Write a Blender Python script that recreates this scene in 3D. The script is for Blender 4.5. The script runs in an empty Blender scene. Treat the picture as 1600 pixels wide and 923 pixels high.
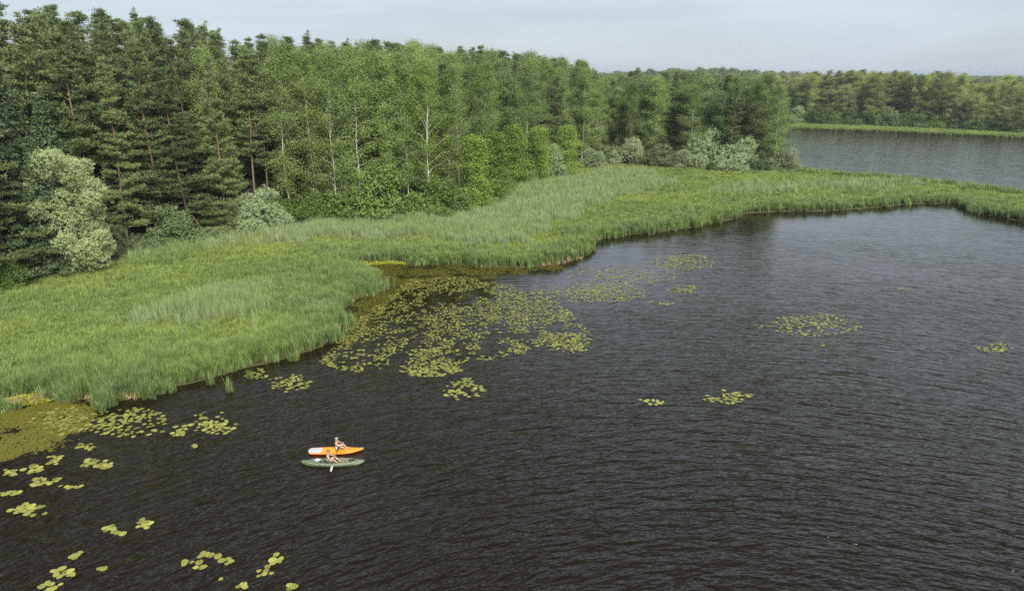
import bpy, bmesh, math, random
import numpy as np
from mathutils import Vector

random.seed(7)
RNG = np.random.default_rng(7)
scene = bpy.context.scene
COL = scene.collection
R = math.radians

# ------------------------------------------------------------------ camera
CAM_H, PITCH, FPX, CX, CY = 22.0, R(17.8), 1067.0, 800.0, 461.5
cam_data = bpy.data.cameras.new('camera')
cam = bpy.data.objects.new('camera', cam_data)
COL.objects.link(cam)
cam.location = (0, 0, CAM_H)
cam.rotation_euler = (R(90) - PITCH, 0, 0)
cam_data.sensor_width = 36.0
cam_data.lens = FPX / 1600 * 36.0
cam_data.clip_start = 0.5
cam_data.clip_end = 30000
scene.camera = cam

# ------------------------------------------------------------------ light
SUN_EL, SUN_AZ = R(44), R(155)      # azimuth measured from +Y towards +X (behind the camera, to the right)
world = bpy.data.worlds.new('World')
scene.world = world
world.use_nodes = True
wn, wl = world.node_tree.nodes, world.node_tree.links
wn.clear()
w_out = wn.new('ShaderNodeOutputWorld')
w_bg = wn.new('ShaderNodeBackground')
w_sky = wn.new('ShaderNodeTexSky')
w_sky.sky_type = 'NISHITA'
w_sky.sun_disc = False
w_sky.sun_elevation = SUN_EL
w_sky.sun_rotation = SUN_AZ
w_sky.dust_density = 0.7
w_sky.air_density = 1.0
w_sky.ozone_density = 1.5
w_tc = wn.new('ShaderNodeTexCoord')
w_map = wn.new('ShaderNodeMapping')
w_map.inputs['Scale'].default_value = (1.0, 1.0, 4.5)
w_noise = wn.new('ShaderNodeTexNoise')
w_noise.inputs['Scale'].default_value = 2.6
w_noise.inputs['Detail'].default_value = 7
w_noise.inputs['Roughness'].default_value = 0.55
w_ramp = wn.new('ShaderNodeMapRange')
w_ramp.inputs['From Min'].default_value = 0.35
w_ramp.inputs['From Max'].default_value = 0.7
w_ramp.inputs['To Min'].default_value = 0.66
w_ramp.inputs['To Max'].default_value = 0.97
w_mix = wn.new('ShaderNodeMix')
w_mix.data_type = 'RGBA'
wl.new(w_tc.outputs['Generated'], w_map.inputs['Vector'])
wl.new(w_map.outputs['Vector'], w_noise.inputs['Vector'])
wl.new(w_noise.outputs['Fac'], w_ramp.inputs['Value'])
wl.new(w_ramp.outputs['Result'], w_mix.inputs['Factor'])
# veil brightness: band above the view raised to brighten water and foliage, overhead lowered
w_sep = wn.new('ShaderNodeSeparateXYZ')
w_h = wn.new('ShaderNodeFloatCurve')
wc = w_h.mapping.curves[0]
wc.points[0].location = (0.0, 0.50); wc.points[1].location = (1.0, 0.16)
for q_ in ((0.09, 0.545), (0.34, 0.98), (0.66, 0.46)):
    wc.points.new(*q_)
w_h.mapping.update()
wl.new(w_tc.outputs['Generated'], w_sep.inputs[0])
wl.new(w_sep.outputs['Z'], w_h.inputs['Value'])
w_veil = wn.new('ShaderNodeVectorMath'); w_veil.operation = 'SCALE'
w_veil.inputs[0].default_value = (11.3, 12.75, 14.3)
# faint streaks of thicker cloud
w_n2 = wn.new('ShaderNodeTexNoise'); w_n2.inputs['Scale'].default_value = 3.4; w_n2.inputs['Detail'].default_value = 6; w_n2.inputs['Distortion'].default_value = 0.4
w_m2 = wn.new('ShaderNodeMapping'); w_m2.inputs['Scale'].default_value = (1.0, 1.0, 7.0); w_m2.inputs['Location'].default_value = (3.1, 0.4, 0.0)
wl.new(w_tc.outputs['Generated'], w_m2.inputs['Vector']); wl.new(w_m2.outputs['Vector'], w_n2.inputs['Vector'])
w_r2 = wn.new('ShaderNodeMapRange'); w_r2.inputs['From Min'].default_value = 0.3; w_r2.inputs['From Max'].default_value = 0.7
w_r2.inputs['To Min'].default_value = 0.88; w_r2.inputs['To Max'].default_value = 1.10
wl.new(w_n2.outputs['Fac'], w_r2.inputs['Value'])
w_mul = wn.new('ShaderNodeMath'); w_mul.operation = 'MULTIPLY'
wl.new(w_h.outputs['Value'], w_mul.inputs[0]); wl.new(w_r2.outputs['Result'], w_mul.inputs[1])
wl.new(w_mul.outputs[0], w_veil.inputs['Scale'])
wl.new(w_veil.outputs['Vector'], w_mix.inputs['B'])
wl.new(w_sky.outputs['Color'], w_mix.inputs['A'])
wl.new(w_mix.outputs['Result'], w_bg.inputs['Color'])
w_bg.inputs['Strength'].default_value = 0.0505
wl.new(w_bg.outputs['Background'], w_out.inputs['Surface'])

sun_data = bpy.data.lights.new('sun', 'SUN')
sun = bpy.data.objects.new('sun', sun_data)
COL.objects.link(sun)
sun_data.energy = 4.8
sun_data.angle = R(24)
sun_data.color = (1.0, 0.95, 0.86)
sd = Vector((math.sin(SUN_AZ) * math.cos(SUN_EL), math.cos(SUN_AZ) * math.cos(SUN_EL), math.sin(SUN_EL)))
sun.rotation_euler = sd.to_track_quat('Z', 'Y').to_euler()
sun.location = (60, -80, 120)

scene.view_settings.view_transform = 'Standard'
scene.view_settings.look = 'None'
scene.view_settings.exposure = 1.15
scene.view_settings.gamma = 1.0
scene.cycles.max_bounces = 8
scene.cycles.diffuse_bounces = 3
scene.cycles.glossy_bounces = 3
scene.cycles.transmission_bounces = 4
scene.cycles.volume_bounces = 0
scene.cycles.caustics_reflective = False
scene.cycles.caustics_refractive = False
scene.cycles.use_denoising = False
scene.cycles.use_adaptive_sampling = False
scene.cycles.denoiser = "OPENIMAGEDENOISE"
scene.cycles.denoising_input_passes = "RGB_ALBEDO_NORMAL"

# ------------------------------------------------------------------ helpers
SP, CP = math.sin(PITCH), math.cos(PITCH)

def at(px, py, z=0.0):
    """Point of the photograph on the level z, in metres."""
    u, v = (px - CX) / FPX, (py - CY) / FPX
    t = (CAM_H - z) / (SP + v * CP)
    return np.array([u * t, t * (CP - v * SP)])

def height_at(y, py):
    """Height above the water seen at picture row py on a thing standing y metres away."""
    v = (py - CY) / FPX
    return CAM_H - y / (CP - v * SP) * (SP + v * CP)

def poly(pts, z=0.0):
    return np.array([at(x, y, z) for x, y in pts])

def inside(P, pg):
    P = np.atleast_2d(P)
    pg = np.asarray(pg)
    A, B = pg, np.roll(pg, 1, 0)
    def part(Q):
        x, y = Q[:, 0:1], Q[:, 1:2]
        c = ((A[:, 1] > y) != (B[:, 1] > y)) & (x < (B[:, 0] - A[:, 0]) * (y - A[:, 1]) / (B[:, 1] - A[:, 1] + 1e-12) + A[:, 0])
        return c.sum(1) % 2 == 1
    return np.concatenate([part(P[i:i + 4000]) for i in range(0, len(P), 4000)])

def dist_line(P, pg, closed=True):
    P = np.atleast_2d(P)
    pg = np.asarray(pg)
    A = pg if closed else pg[:-1]
    D = (np.roll(pg, -1, 0) - pg)[:len(A)]
    DD = (D * D).sum(1) + 1e-12
    def part(Q):
        qx, qy = Q[:, 0:1] - A[:, 0], Q[:, 1:2] - A[:, 1]
        t = np.clip((qx * D[:, 0] + qy * D[:, 1]) / DD, 0, 1)
        ex, ey = qx - t * D[:, 0], qy - t * D[:, 1]
        return np.sqrt((ex * ex + ey * ey).min(1))
    return np.concatenate([part(P[i:i + 4000]) for i in range(0, len(P), 4000)])

def sdist(P, pg):
    d = dist_line(P, pg)
    return np.where(inside(P, pg), d, -d)

def smooth(x):
    x = np.clip(x, 0, 1)
    return x * x * (3 - 2 * x)

def vnoise(P, s, seed=0):
    """Cheap value noise, 0..1."""
    Q = np.atleast_2d(P) * s + seed * 17.3
    i = np.floor(Q).astype(np.int64)
    f = Q - i
    f = f * f * (3 - 2 * f)
    def h(a, b):
        n = (a * 374761393 + b * 668265263 + seed * 974711) & 0x7fffffff
        n = ((n ^ (n >> 13)) * 1274126177) & 0x7fffffff
        return ((n ^ (n >> 16)) & 0xffff) / 65535.0
    a = h(i[:, 0], i[:, 1]); b = h(i[:, 0] + 1, i[:, 1])
    c = h(i[:, 0], i[:, 1] + 1); d = h(i[:, 0] + 1, i[:, 1] + 1)
    return (a * (1 - f[:, 0]) + b * f[:, 0]) * (1 - f[:, 1]) + (c * (1 - f[:, 0]) + d * f[:, 0]) * f[:, 1]

def roughen(pg, step, amp, seed=1):
    out = []
    n = len(pg)
    for i in range(n):
        a, b = pg[i], pg[(i + 1) % n]
        L = np.linalg.norm(b - a)
        k = max(1, int(L / step)) if np.linalg.norm((a + b) / 2) < 420 else 1
        nrm = np.array([-(b - a)[1], (b - a)[0]]) / (L + 1e-9)
        for q in range(k):
            p = a + (b - a) * q / k
            w = 0 if k == 1 else (vnoise(p, 0.22, seed)[0] - .5) * 2 + (vnoise(p, 0.7, seed + 3)[0] - .5)
            out.append(p + nrm * amp * w)
    return np.array(out)

def mesh_np(name, V, Fs, mats, mat_idx=None, attrs=None, smooth_shade=False):
    """V (n,3); Fs a list of (m,k) index arrays."""
    me = bpy.data.meshes.new(name)
    V = np.asarray(V, np.float32)
    loops = np.concatenate([f.ravel() for f in Fs]).astype(np.int32)
    tot = np.concatenate([np.full(len(f), f.shape[1]) for f in Fs]).astype(np.int32)
    start = np.concatenate([[0], np.cumsum(tot)[:-1]]).astype(np.int32)
    me.vertices.add(len(V)); me.vertices.foreach_set('co', V.ravel())
    me.loops.add(len(loops)); me.loops.foreach_set('vertex_index', loops)
    me.polygons.add(len(tot)); me.polygons.foreach_set('loop_start', start); me.polygons.foreach_set('loop_total', tot)
    if mat_idx is not None:
        me.polygons.foreach_set('material_index', np.asarray(mat_idx, np.int32))
    if smooth_shade:
        me.polygons.foreach_set('use_smooth', np.ones(len(tot), bool))
    for k, a in (attrs or {}).items():
        at_ = me.attributes.new(k, 'FLOAT', 'POINT')
        at_.data.foreach_set('value', np.asarray(a, np.float32))
    for m in mats:
        me.materials.append(m)
    me.update(calc_edges=True)
    return me

def link(name, me, parent=None):
    o = bpy.data.objects.new(name, me)
    COL.objects.link(o)
    if parent is not None:
        o.parent = parent
    return o

def tag(o, label=None, category=None, group=None, kind=None):
    for k, v in (('label', label), ('category', category), ('group', group), ('kind', kind)):
        if v:
            o[k] = v
    return o

def empty(name, loc, rz=0.0):
    o = bpy.data.objects.new(name, None)
    COL.objects.link(o)
    o.location = loc
    o.rotation_euler = (0, 0, rz)
    o.empty_display_size = 0.3
    return o

# ------------------------------------------------------------------ materials
def new_mat(name):
    m = bpy.data.materials.new(name)
    m.use_nodes = True
    n, l = m.node_tree.nodes, m.node_tree.links
    n.clear()
    out = n.new('ShaderNodeOutputMaterial')
    return m, n, l, out

def leaf_mat(name, c_dark, c_light, trans=0.3, patch=0.0, patch_col=None, spec=0.25, rough=0.55, tip=None):
    """Leaves: colour differs leaf by leaf (attribute tint) and plant by plant."""
    m, n, l, out = new_mat(name)
    at_ = n.new('ShaderNodeAttribute'); at_.attribute_name = 'tint'
    oi = n.new('ShaderNodeObjectInfo')
    add = n.new('ShaderNodeMath'); add.operation = 'MULTIPLY_ADD'
    add.inputs[1].default_value = 0.55
    l.new(at_.outputs['Fac'], add.inputs[0])
    sc = n.new('ShaderNodeMath'); sc.operation = 'MULTIPLY'; sc.inputs[1].default_value = 0.45
    l.new(oi.outputs['Random'], sc.inputs[0])
    l.new(sc.outputs[0], add.inputs[2])
    mix = n.new('ShaderNodeMix'); mix.data_type = 'RGBA'
    mix.inputs['A'].default_value = (*c_dark, 1); mix.inputs['B'].default_value = (*c_light, 1)
    l.new(add.outputs[0], mix.inputs['Factor'])
    col = mix.outputs['Result']
    if patch_col is not None:
        geo = n.new('ShaderNodeNewGeometry')
        no = n.new('ShaderNodeTexNoise'); no.inputs['Scale'].default_value = patch
        no.inputs['Detail'].default_value = 4
        l.new(geo.outputs['Position'], no.inputs['Vector'])
        mr = n.new('ShaderNodeMapRange')
        mr.inputs['From Min'].default_value = 0.42; mr.inputs['From Max'].default_value = 0.66
        l.new(no.outputs['Fac'], mr.inputs['Value'])
        mx = n.new('ShaderNodeMix'); mx.data_type = 'RGBA'
        mx.inputs['B'].default_value = (*patch_col, 1)
        l.new(col, mx.inputs['A']); l.new(mr.outputs['Result'], mx.inputs['Factor'])
        col = mx.outputs['Result']
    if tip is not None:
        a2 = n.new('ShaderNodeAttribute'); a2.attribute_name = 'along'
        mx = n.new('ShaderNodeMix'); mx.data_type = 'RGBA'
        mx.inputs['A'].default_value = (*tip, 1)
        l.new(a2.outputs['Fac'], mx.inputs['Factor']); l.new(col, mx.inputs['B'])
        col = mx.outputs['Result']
    r2 = n.new('ShaderNodeMath'); r2.operation = 'MULTIPLY'; r2.inputs[1].default_value = 7.31
    l.new(oi.outputs['Random'], r2.inputs[0])
    r3 = n.new('ShaderNodeMath'); r3.operation = 'FRACT'; l.new(r2.outputs[0], r3.inputs[0])
    r4 = n.new('ShaderNodeMapRange'); r4.inputs['To Min'].default_value = 0.74; r4.inputs['To Max'].default_value = 1.22
    l.new(r3.outputs[0], r4.inputs['Value'])
    hv = n.new('ShaderNodeHueSaturation'); l.new(col, hv.inputs['Color']); l.new(r4.outputs['Result'], hv.inputs['Value'])
    col = hv.outputs['Color']
    p = n.new('ShaderNodeBsdfPrincipled')
    p.inputs['Roughness'].default_value = rough
    p.inputs['Specular IOR Level'].default_value = spec
    l.new(col, p.inputs['Base Color'])
    t = n.new('ShaderNodeBsdfTranslucent')
    hs = n.new('ShaderNodeHueSaturation'); hs.inputs['Value'].default_value = 1.1; hs.inputs['Saturation'].default_value = 1.1
    l.new(col, hs.inputs['Color']); l.new(hs.outputs['Color'], t.inputs['Color'])
    ms = n.new('ShaderNodeMixShader'); ms.inputs['Fac'].default_value = trans
    l.new(p.outputs[0], ms.inputs[1]); l.new(t.outputs[0], ms.inputs[2])
    l.new(ms.outputs[0], out.inputs['Surface'])
    return m

def noise_mat(name, c1, c2, scale=3.0, stretch=(1, 1, 1), rough=0.8, spec=0.3, bump=0.0, lo=0.35, hi=0.65, coord='Object', detail=5):
    m, n, l, out = new_mat(name)
    tc = n.new('ShaderNodeTexCoord')
    mp = n.new('ShaderNodeMapping'); mp.inputs['Scale'].default_value = stretch
    l.new(tc.outputs[coord], mp.inputs['Vector'])
    no = n.new('ShaderNodeTexNoise'); no.inputs['Scale'].default_value = scale; no.inputs['Detail'].default_value = detail
    l.new(mp.outputs['Vector'], no.inputs['Vector'])
    mr = n.new('ShaderNodeMapRange'); mr.inputs['From Min'].default_value = lo; mr.inputs['From Max'].default_value = hi
    l.new(no.outputs['Fac'], mr.inputs['Value'])
    mx = n.new('ShaderNodeMix'); mx.data_type = 'RGBA'
    mx.inputs['A'].default_value = (*c1, 1); mx.inputs['B'].default_value = (*c2, 1)
    l.new(mr.outputs['Result'], mx.inputs['Factor'])
    p = n.new('ShaderNodeBsdfPrincipled')
    p.inputs['Roughness'].default_value = rough; p.inputs['Specular IOR Level'].default_value = spec
    l.new(mx.outputs['Result'], p.inputs['Base Color'])
    if bump:
        b = n.new('ShaderNodeBump'); b.inputs['Strength'].default_value = 0.6; b.inputs['Distance'].default_value = bump
        l.new(no.outputs['Fac'], b.inputs['Height']); l.new(b.outputs['Normal'], p.inputs['Normal'])
    l.new(p.outputs[0], out.inputs['Surface'])
    return m

M = {}
M['pine'] = leaf_mat('pine_needles', (0.055, 0.083, 0.030), (0.140, 0.180, 0.064), 0.17, spec=0.2)
M['pine_rust'] = leaf_mat('rusty_needles', (0.12, 0.06, 0.022), (0.19, 0.10, 0.035), 0.12, spec=0.15)
M['spruce'] = leaf_mat('spruce_needles', (0.036, 0.062, 0.030), (0.085, 0.120, 0.050), 0.12, spec=0.2)
M['birch'] = leaf_mat('birch_leaves', (0.086, 0.135, 0.030), (0.175, 0.240, 0.066), 0.36)
M['young_birch'] = leaf_mat('young_birch_leaves', (0.105, 0.170, 0.025), (0.185, 0.260, 0.050), 0.38)
M['alder'] = leaf_mat('alder_leaves', (0.070, 0.118, 0.034), (0.145, 0.205, 0.072), 0.32)
M['willow'] = leaf_mat('willow_leaves', (0.160, 0.220, 0.080), (0.360, 0.425, 0.210), 0.32)
M['sallow'] = leaf_mat('silvery_willow_leaves', (0.120, 0.175, 0.076), (0.310, 0.370, 0.205), 0.3)
M['grey_leaf'] = leaf_mat('grey_green_leaves', (0.072, 0.115, 0.042), (0.165, 0.215, 0.092), 0.3)
M['bush'] = leaf_mat('bush_leaves', (0.076, 0.130, 0.028), (0.148, 0.220, 0.058), 0.36)
M['pad'] = leaf_mat('lily_pad_leaf', (0.100, 0.110, 0.020), (0.270, 0.272, 0.062), 0.08, spec=0.35, rough=0.45)
M['weed'] = leaf_mat('floating_weed_leaf', (0.052, 0.053, 0.007), (0.150, 0.142, 0.016), 0.05, spec=0.25)
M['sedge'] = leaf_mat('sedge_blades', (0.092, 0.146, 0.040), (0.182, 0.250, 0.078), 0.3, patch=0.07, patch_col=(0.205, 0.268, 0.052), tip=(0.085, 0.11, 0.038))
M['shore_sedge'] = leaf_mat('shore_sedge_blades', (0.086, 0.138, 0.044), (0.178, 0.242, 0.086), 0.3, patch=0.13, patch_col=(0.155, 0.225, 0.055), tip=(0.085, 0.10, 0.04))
M['reed'] = leaf_mat('reed_blades', (0.150, 0.210, 0.090), (0.260, 0.315, 0.160), 0.28, patch=0.1, patch_col=(0.18, 0.25, 0.09), tip=(0.235, 0.225, 0.125))
M['moss'] = leaf_mat('marsh_moss', (0.19, 0.22, 0.018), (0.30, 0.31, 0.035), 0.2)
M['dry'] = leaf_mat('dry_sedge', (0.22, 0.16, 0.075), (0.36, 0.28, 0.15), 0.2)
M['bark_pine'] = None

def bark_mat(name, low, high, split, soft):
    """Pine bark: grey-brown near the foot, orange above (object height)."""
    m, n, l, out = new_mat(name)
    tc = n.new('ShaderNodeTexCoord')
    sx = n.new('ShaderNodeSeparateXYZ'); l.new(tc.outputs['Object'], sx.inputs[0])
    no = n.new('ShaderNodeTexNoise'); no.inputs['Scale'].default_value = 3; l.new(tc.outputs['Object'], no.inputs['Vector'])
    mr = n.new('ShaderNodeMapRange'); mr.inputs['From Min'].default_value = split - soft; mr.inputs['From Max'].default_value = split + soft
    l.new(sx.outputs['Z'], mr.inputs['Value'])
    mx = n.new('ShaderNodeMix'); mx.data_type = 'RGBA'
    mx.inputs['A'].default_value = (*low, 1); mx.inputs['B'].default_value = (*high, 1)
    l.new(mr.outputs['Result'], mx.inputs['Factor'])
    hs = n.new('ShaderNodeHueSaturation'); l.new(mx.outputs['Result'], hs.inputs['Color'])
    m2 = n.new('ShaderNodeMapRange'); m2.inputs['To Min'].default_value = 0.6; m2.inputs['To Max'].default_value = 1.4
    l.new(no.outputs['Fac'], m2.inputs['Value']); l.new(m2.outputs['Result'], hs.inputs['Value'])
    p = n.new('ShaderNodeBsdfPrincipled'); p.inputs['Roughness'].default_value = 0.9
    p.inputs['Specular IOR Level'].default_value = 0.2
    l.new(hs.outputs['Color'], p.inputs['Base Color']); l.new(p.outputs[0], out.inputs['Surface'])
    return m
M['bark_pine'] = bark_mat('pine_bark', (0.085, 0.066, 0.048), (0.155, 0.096, 0.058), 7, 4)
M['bark_birch'] = noise_mat('birch_bark', (0.14, 0.13, 0.115), (0.46, 0.45, 0.41), 2.2, (1.4, 1.4, 2.6), 0.7, 0.3, lo=0.33, hi=0.46)
M['bark_dark'] = noise_mat('dark_bark', (0.07, 0.06, 0.045), (0.16, 0.14, 0.11), 4, (1, 1, .4), 0.9, 0.2)
M['dead_wood'] = noise_mat('dead_wood', (0.22, 0.14, 0.085), (0.36, 0.26, 0.18), 3, (1, 1, .3), 0.9, 0.2)

# ------------------------------------------------------------------ shorelines and the ground
LAKE_PX = [(-330, 700), (-150, 662), (0, 640), (60, 629), (130, 624), (170, 629), (215, 621), (240, 609), (300, 599), (350, 585), (385, 574),
           (420, 568), (460, 556), (500, 541), (528, 522), (535, 502), (530, 487), (558, 467), (594, 452), (600, 440),
           (582, 428), (548, 420), (575, 413), (622, 411), (700, 414), (760, 419), (830, 419), (880, 412), (905, 405),
           (916, 390), (936, 374), (980, 367), (1040, 363), (1090, 353), (1140, 344), (1166, 334), (1240, 331),
           (1300, 329), (1350, 326), (1402, 322), (1440, 319), (1495, 319), (1506, 328), (1550, 338), (1600, 348),
           (1750, 378), (1900, 402), (1905, 392), (1840, 352), (1700, 318), (1600, 303.5), (1540, 296.5), (1470, 288.5), (1400, 281),
           (1320, 274.5), (1250, 267.5), (1215, 255), (1150, 232), (1100, 216), (1098, 201), (1130, 197), (1180, 198.5), (1225, 200.5),
           (1300, 203.5), (1400, 207), (1500, 211.5), (1600, 216), (1800, 225), (2100, 238)]
lake = poly(LAKE_PX)
lake = np.vstack([lake, [[700, 250], [700, -120], [-260, -120], [-170, 10]]])
lake_rough_out = lake
lake = roughen(lake, 1.3, 0.55)

EDGE_PX = [(-260, 560), (-120, 500), (0, 455), (60, 442), (120, 436), (178, 424), (198, 398), (250, 387), (320, 377), (400, 363), (470, 353),
           (560, 346), (640, 342), (700, 338), (745, 331), (765, 318), (800, 296), (850, 284), (900, 275), (925, 264),
           (980, 260), (1040, 264), (1090, 267), (1150, 269), (1238, 268)]
edge = poly(EDGE_PX)
back_edge = np.array([at(1238, 264), at(1190, 253), at(1120, 226), at(1080, 214), at(1075, 196), [60, 420], [-500, 420], [-420, 40]])
forest = np.vstack([edge, back_edge])
far_edge = poly([(1075, 194), (1120, 191), (1180, 193), (1240, 194.5), (1330, 197), (1420, 200.5), (1500, 205), (1600, 209), (1800, 217), (2100, 228)])

def ground_z(P):
    P = np.atleast_2d(np.asarray(P, float))
    sdl = -sdist(P, lake)
    z = np.clip(sdl * 0.22, -1.2, 0.16)
    fin = sdist(P, forest)
    rise = 1.2 + 5.0 * smooth((-P[:, 0] - 2) / 55)
    near = P[:, 1] < 330
    z = z + np.where(sdl > 0, smooth(fin / 38) * rise, 0)
    far = smooth((P[:, 1] - 340) / 700)
    hill = 3.0 + 13.0 * np.exp(-((P[:, 0] / np.maximum(P[:, 1], 1) - 0.27) / 0.16) ** 2) 
    z = z + np.where(sdl > 0, far * hill + 9 * smooth((P[:, 1] - 1500) / 5000), 0)
    return z

def lattice(ys, nu, umax, pad):
    U = np.linspace(-1, 1, nu)
    X = np.array([[u * (abs(y) * umax + pad) for u in U] for y in ys])
    Y = np.repeat(ys[:, None], nu, 1)
    P = np.stack([X.ravel(), Y.ravel()], 1)
    r, c = np.meshgrid(np.arange(len(ys) - 1), np.arange(nu - 1), indexing='ij')
    a = (r * nu + c).ravel()
    Fq = np.stack([a, a + 1, a + nu + 1, a + nu], 1)
    return P, Fq

ys = np.concatenate([[-110, -60, -20, 0], np.arange(10, 190, 0.9), np.geomspace(190, 14000, 120)])
P, Fq = lattice(ys, 300, 1.25, 90)
Z = ground_z(P)
forest_mask = smooth(sdist(P, forest) / 3 + 0.6)
forest_mask = np.maximum(forest_mask, np.where(P[:, 1] > 300, 1.0, 0))
gm, n, l, out = new_mat('marsh_and_forest_floor')
a_ = n.new('ShaderNodeAttribute'); a_.attribute_name = 'forest'
geo = n.new('ShaderNodeNewGeometry')
no = n.new('ShaderNodeTexNoise'); no.inputs['Scale'].default_value = 0.6; no.inputs['Detail'].default_value = 6
l.new(geo.outputs['Position'], no.inputs['Vector'])
mA = n.new('ShaderNodeMix'); mA.data_type = 'RGBA'; mA.inputs['A'].default_value = (0.028, 0.025, 0.013, 1); mA.inputs['B'].default_value = (0.050, 0.055, 0.020, 1)
mB = n.new('ShaderNodeMix'); mB.data_type = 'RGBA'; mB.inputs['A'].default_value = (0.035, 0.028, 0.015, 1); mB.inputs['B'].default_value = (0.05, 0.06, 0.022, 1)
mC = n.new('ShaderNodeMix'); mC.data_type = 'RGBA'
l.new(no.outputs['Fac'], mA.inputs['Factor']); l.new(no.outputs['Fac'], mB.inputs['Factor'])
l.new(a_.outputs['Fac'], mC.inputs['Factor']); l.new(mA.outputs['Result'], mC.inputs['A']); l.new(mB.outputs['Result'], mC.inputs['B'])
p = n.new('ShaderNodeBsdfPrincipled'); p.inputs['Roughness'].default_value = 0.95; p.inputs['Specular IOR Level'].default_value = 0.15
l.new(mC.outputs['Result'], p.inputs['Base Color']); l.new(p.outputs[0], out.inputs['Surface'])
ground = link('ground', mesh_np('ground', np.column_stack([P, Z]), [Fq], [gm], attrs={'forest': forest_mask}, smooth_shade=True))
tag(ground, 'low green marsh bank rising into the dark forest floor', 'ground', kind='structure')

# ------------------------------------------------------------------ water
ysw = np.concatenate([[-105, -50, 0], np.linspace(15, 190, 150), np.geomspace(195, 900, 30)])
P, Fq = lattice(ysw, 200, 1.15, 85)
dshore = sdist(P, lake)
bay = np.exp(-(((P[:, 0] + 9) / 16) ** 2 + ((P[:, 1] - 77) / 13) ** 2))
tongue = np.exp(-(((P[:, 0] - 8) / 10) ** 2 + ((P[:, 1] - 80) / 12) ** 2))
lee = np.exp(-(((P[:, 0] - 38) / 30) ** 2 + ((P[:, 1] - 108) / 14) ** 2)) + np.exp(-(((P[:, 0] + 38) / 14) ** 2 + ((P[:, 1] - 42) / 9) ** 2))
open_calm = np.interp(P[:, 1], [0, 34, 48, 62, 80, 110, 160, 320], [0, 0, .12, .38, .60, .70, .60, .22])
calm = np.clip(open_calm + 0.5 * bay + 0.6 * tongue + 0.2 * lee + 0.5 * np.exp(-np.maximum(dshore, 0) / 3.5), 0, 0.90)
wm, n, l, out = new_mat('lake_water')
geo = n.new('ShaderNodeNewGeometry')
ca = n.new('ShaderNodeAttribute'); ca.attribute_name = 'calm'

def wave_layer(rot, sx, sy, scale, detail, dist, amp):
    mp = n.new('ShaderNodeMapping'); mp.vector_type = 'POINT'
    mp.inputs['Rotation'].default_value = (0, 0, R(rot))
    mp2 = n.new('ShaderNodeMapping'); mp2.inputs['Scale'].default_value = (sx, sy, 1)
    l.new(geo.outputs['Position'], mp.inputs['Vector']); l.new(mp.outputs['Vector'], mp2.inputs['Vector'])
    t = n.new('ShaderNodeTexNoise'); t.inputs['Scale'].default_value = scale; t.inputs['Detail'].default_value = detail
    t.inputs['Roughness'].default_value = 0.45; t.inputs['Distortion'].default_value = dist
    l.new(mp2.outputs['Vector'], t.inputs['Vector'])
    s = n.new('ShaderNodeMath'); s.operation = 'MULTIPLY'; s.inputs[1].default_value = amp
    l.new(t.outputs['Fac'], s.inputs[0])
    return s.outputs[0]

def sine_layer(rot, wl_, amp, distort):
    mp = n.new('ShaderNodeMapping'); mp.inputs['Rotation'].default_value = (0, 0, R(rot))
    l.new(geo.outputs['Position'], mp.inputs['Vector'])
    t = n.new('ShaderNodeTexWave'); t.wave_type = 'BANDS'; t.bands_direction = 'Y'; t.wave_profile = 'SIN'
    t.inputs['Scale'].default_value = 0.314 / wl_      # wave texture period is 2*pi/(20*scale)
    t.inputs['Distortion'].default_value = distort; t.inputs['Detail'].default_value = 2
    t.inputs['Detail Scale'].default_value = 1.2
    l.new(mp.outputs['Vector'], t.inputs['Vector'])
    s = n.new('ShaderNodeMath'); s.operation = 'MULTIPLY'; s.inputs[1].default_value = amp
    l.new(t.outputs['Fac'], s.inputs[0])
    return s.outputs[0]

# wind ripples whose crests bend round the open bay: distance and bearing from a point off the near shore
sub = n.new('ShaderNodeVectorMath'); sub.operation = 'SUBTRACT'; sub.inputs[1].default_value = (13, -6, 0)
l.new(geo.outputs['Position'], sub.inputs[0])
ln = n.new('ShaderNodeVectorMath'); ln.operation = 'LENGTH'; l.new(sub.outputs['Vector'], ln.inputs[0])
sp = n.new('ShaderNodeSeparateXYZ'); l.new(sub.outputs['Vector'], sp.inputs[0])
an = n.new('ShaderNodeMath'); an.operation = 'ARCTAN2'; l.new(sp.outputs['X'], an.inputs[0]); l.new(sp.outputs['Y'], an.inputs[1])
am = n.new('ShaderNodeMath'); am.operation = 'MULTIPLY'; am.inputs[1].default_value = 52; l.new(an.outputs[0], am.inputs[0])
cb = n.new('ShaderNodeCombineXYZ'); l.new(am.outputs[0], cb.inputs['X']); l.new(ln.outputs['Value'], cb.inputs['Y'])
def bent_layer(rot, sx, scale, detail, dist, amp):
    m1 = n.new('ShaderNodeMapping'); m1.inputs['Rotation'].default_value = (0, 0, R(rot)); l.new(cb.outputs[0], m1.inputs['Vector'])
    m2 = n.new('ShaderNodeMapping'); m2.inputs['Scale'].default_value = (sx, 1, 1); l.new(m1.outputs['Vector'], m2.inputs['Vector'])
    t = n.new('ShaderNodeTexNoise'); t.inputs['Scale'].default_value = scale; t.inputs['Detail'].default_value = detail
    t.inputs['Roughness'].default_value = 0.5; t.inputs['Distortion'].default_value = dist
    l.new(m2.outputs['Vector'], t.inputs['Vector'])
    q = n.new('ShaderNodeMath'); q.operation = 'MULTIPLY'; q.inputs[1].default_value = amp; l.new(t.outputs['Fac'], q.inputs[0])
    return q.outputs[0]
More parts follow.
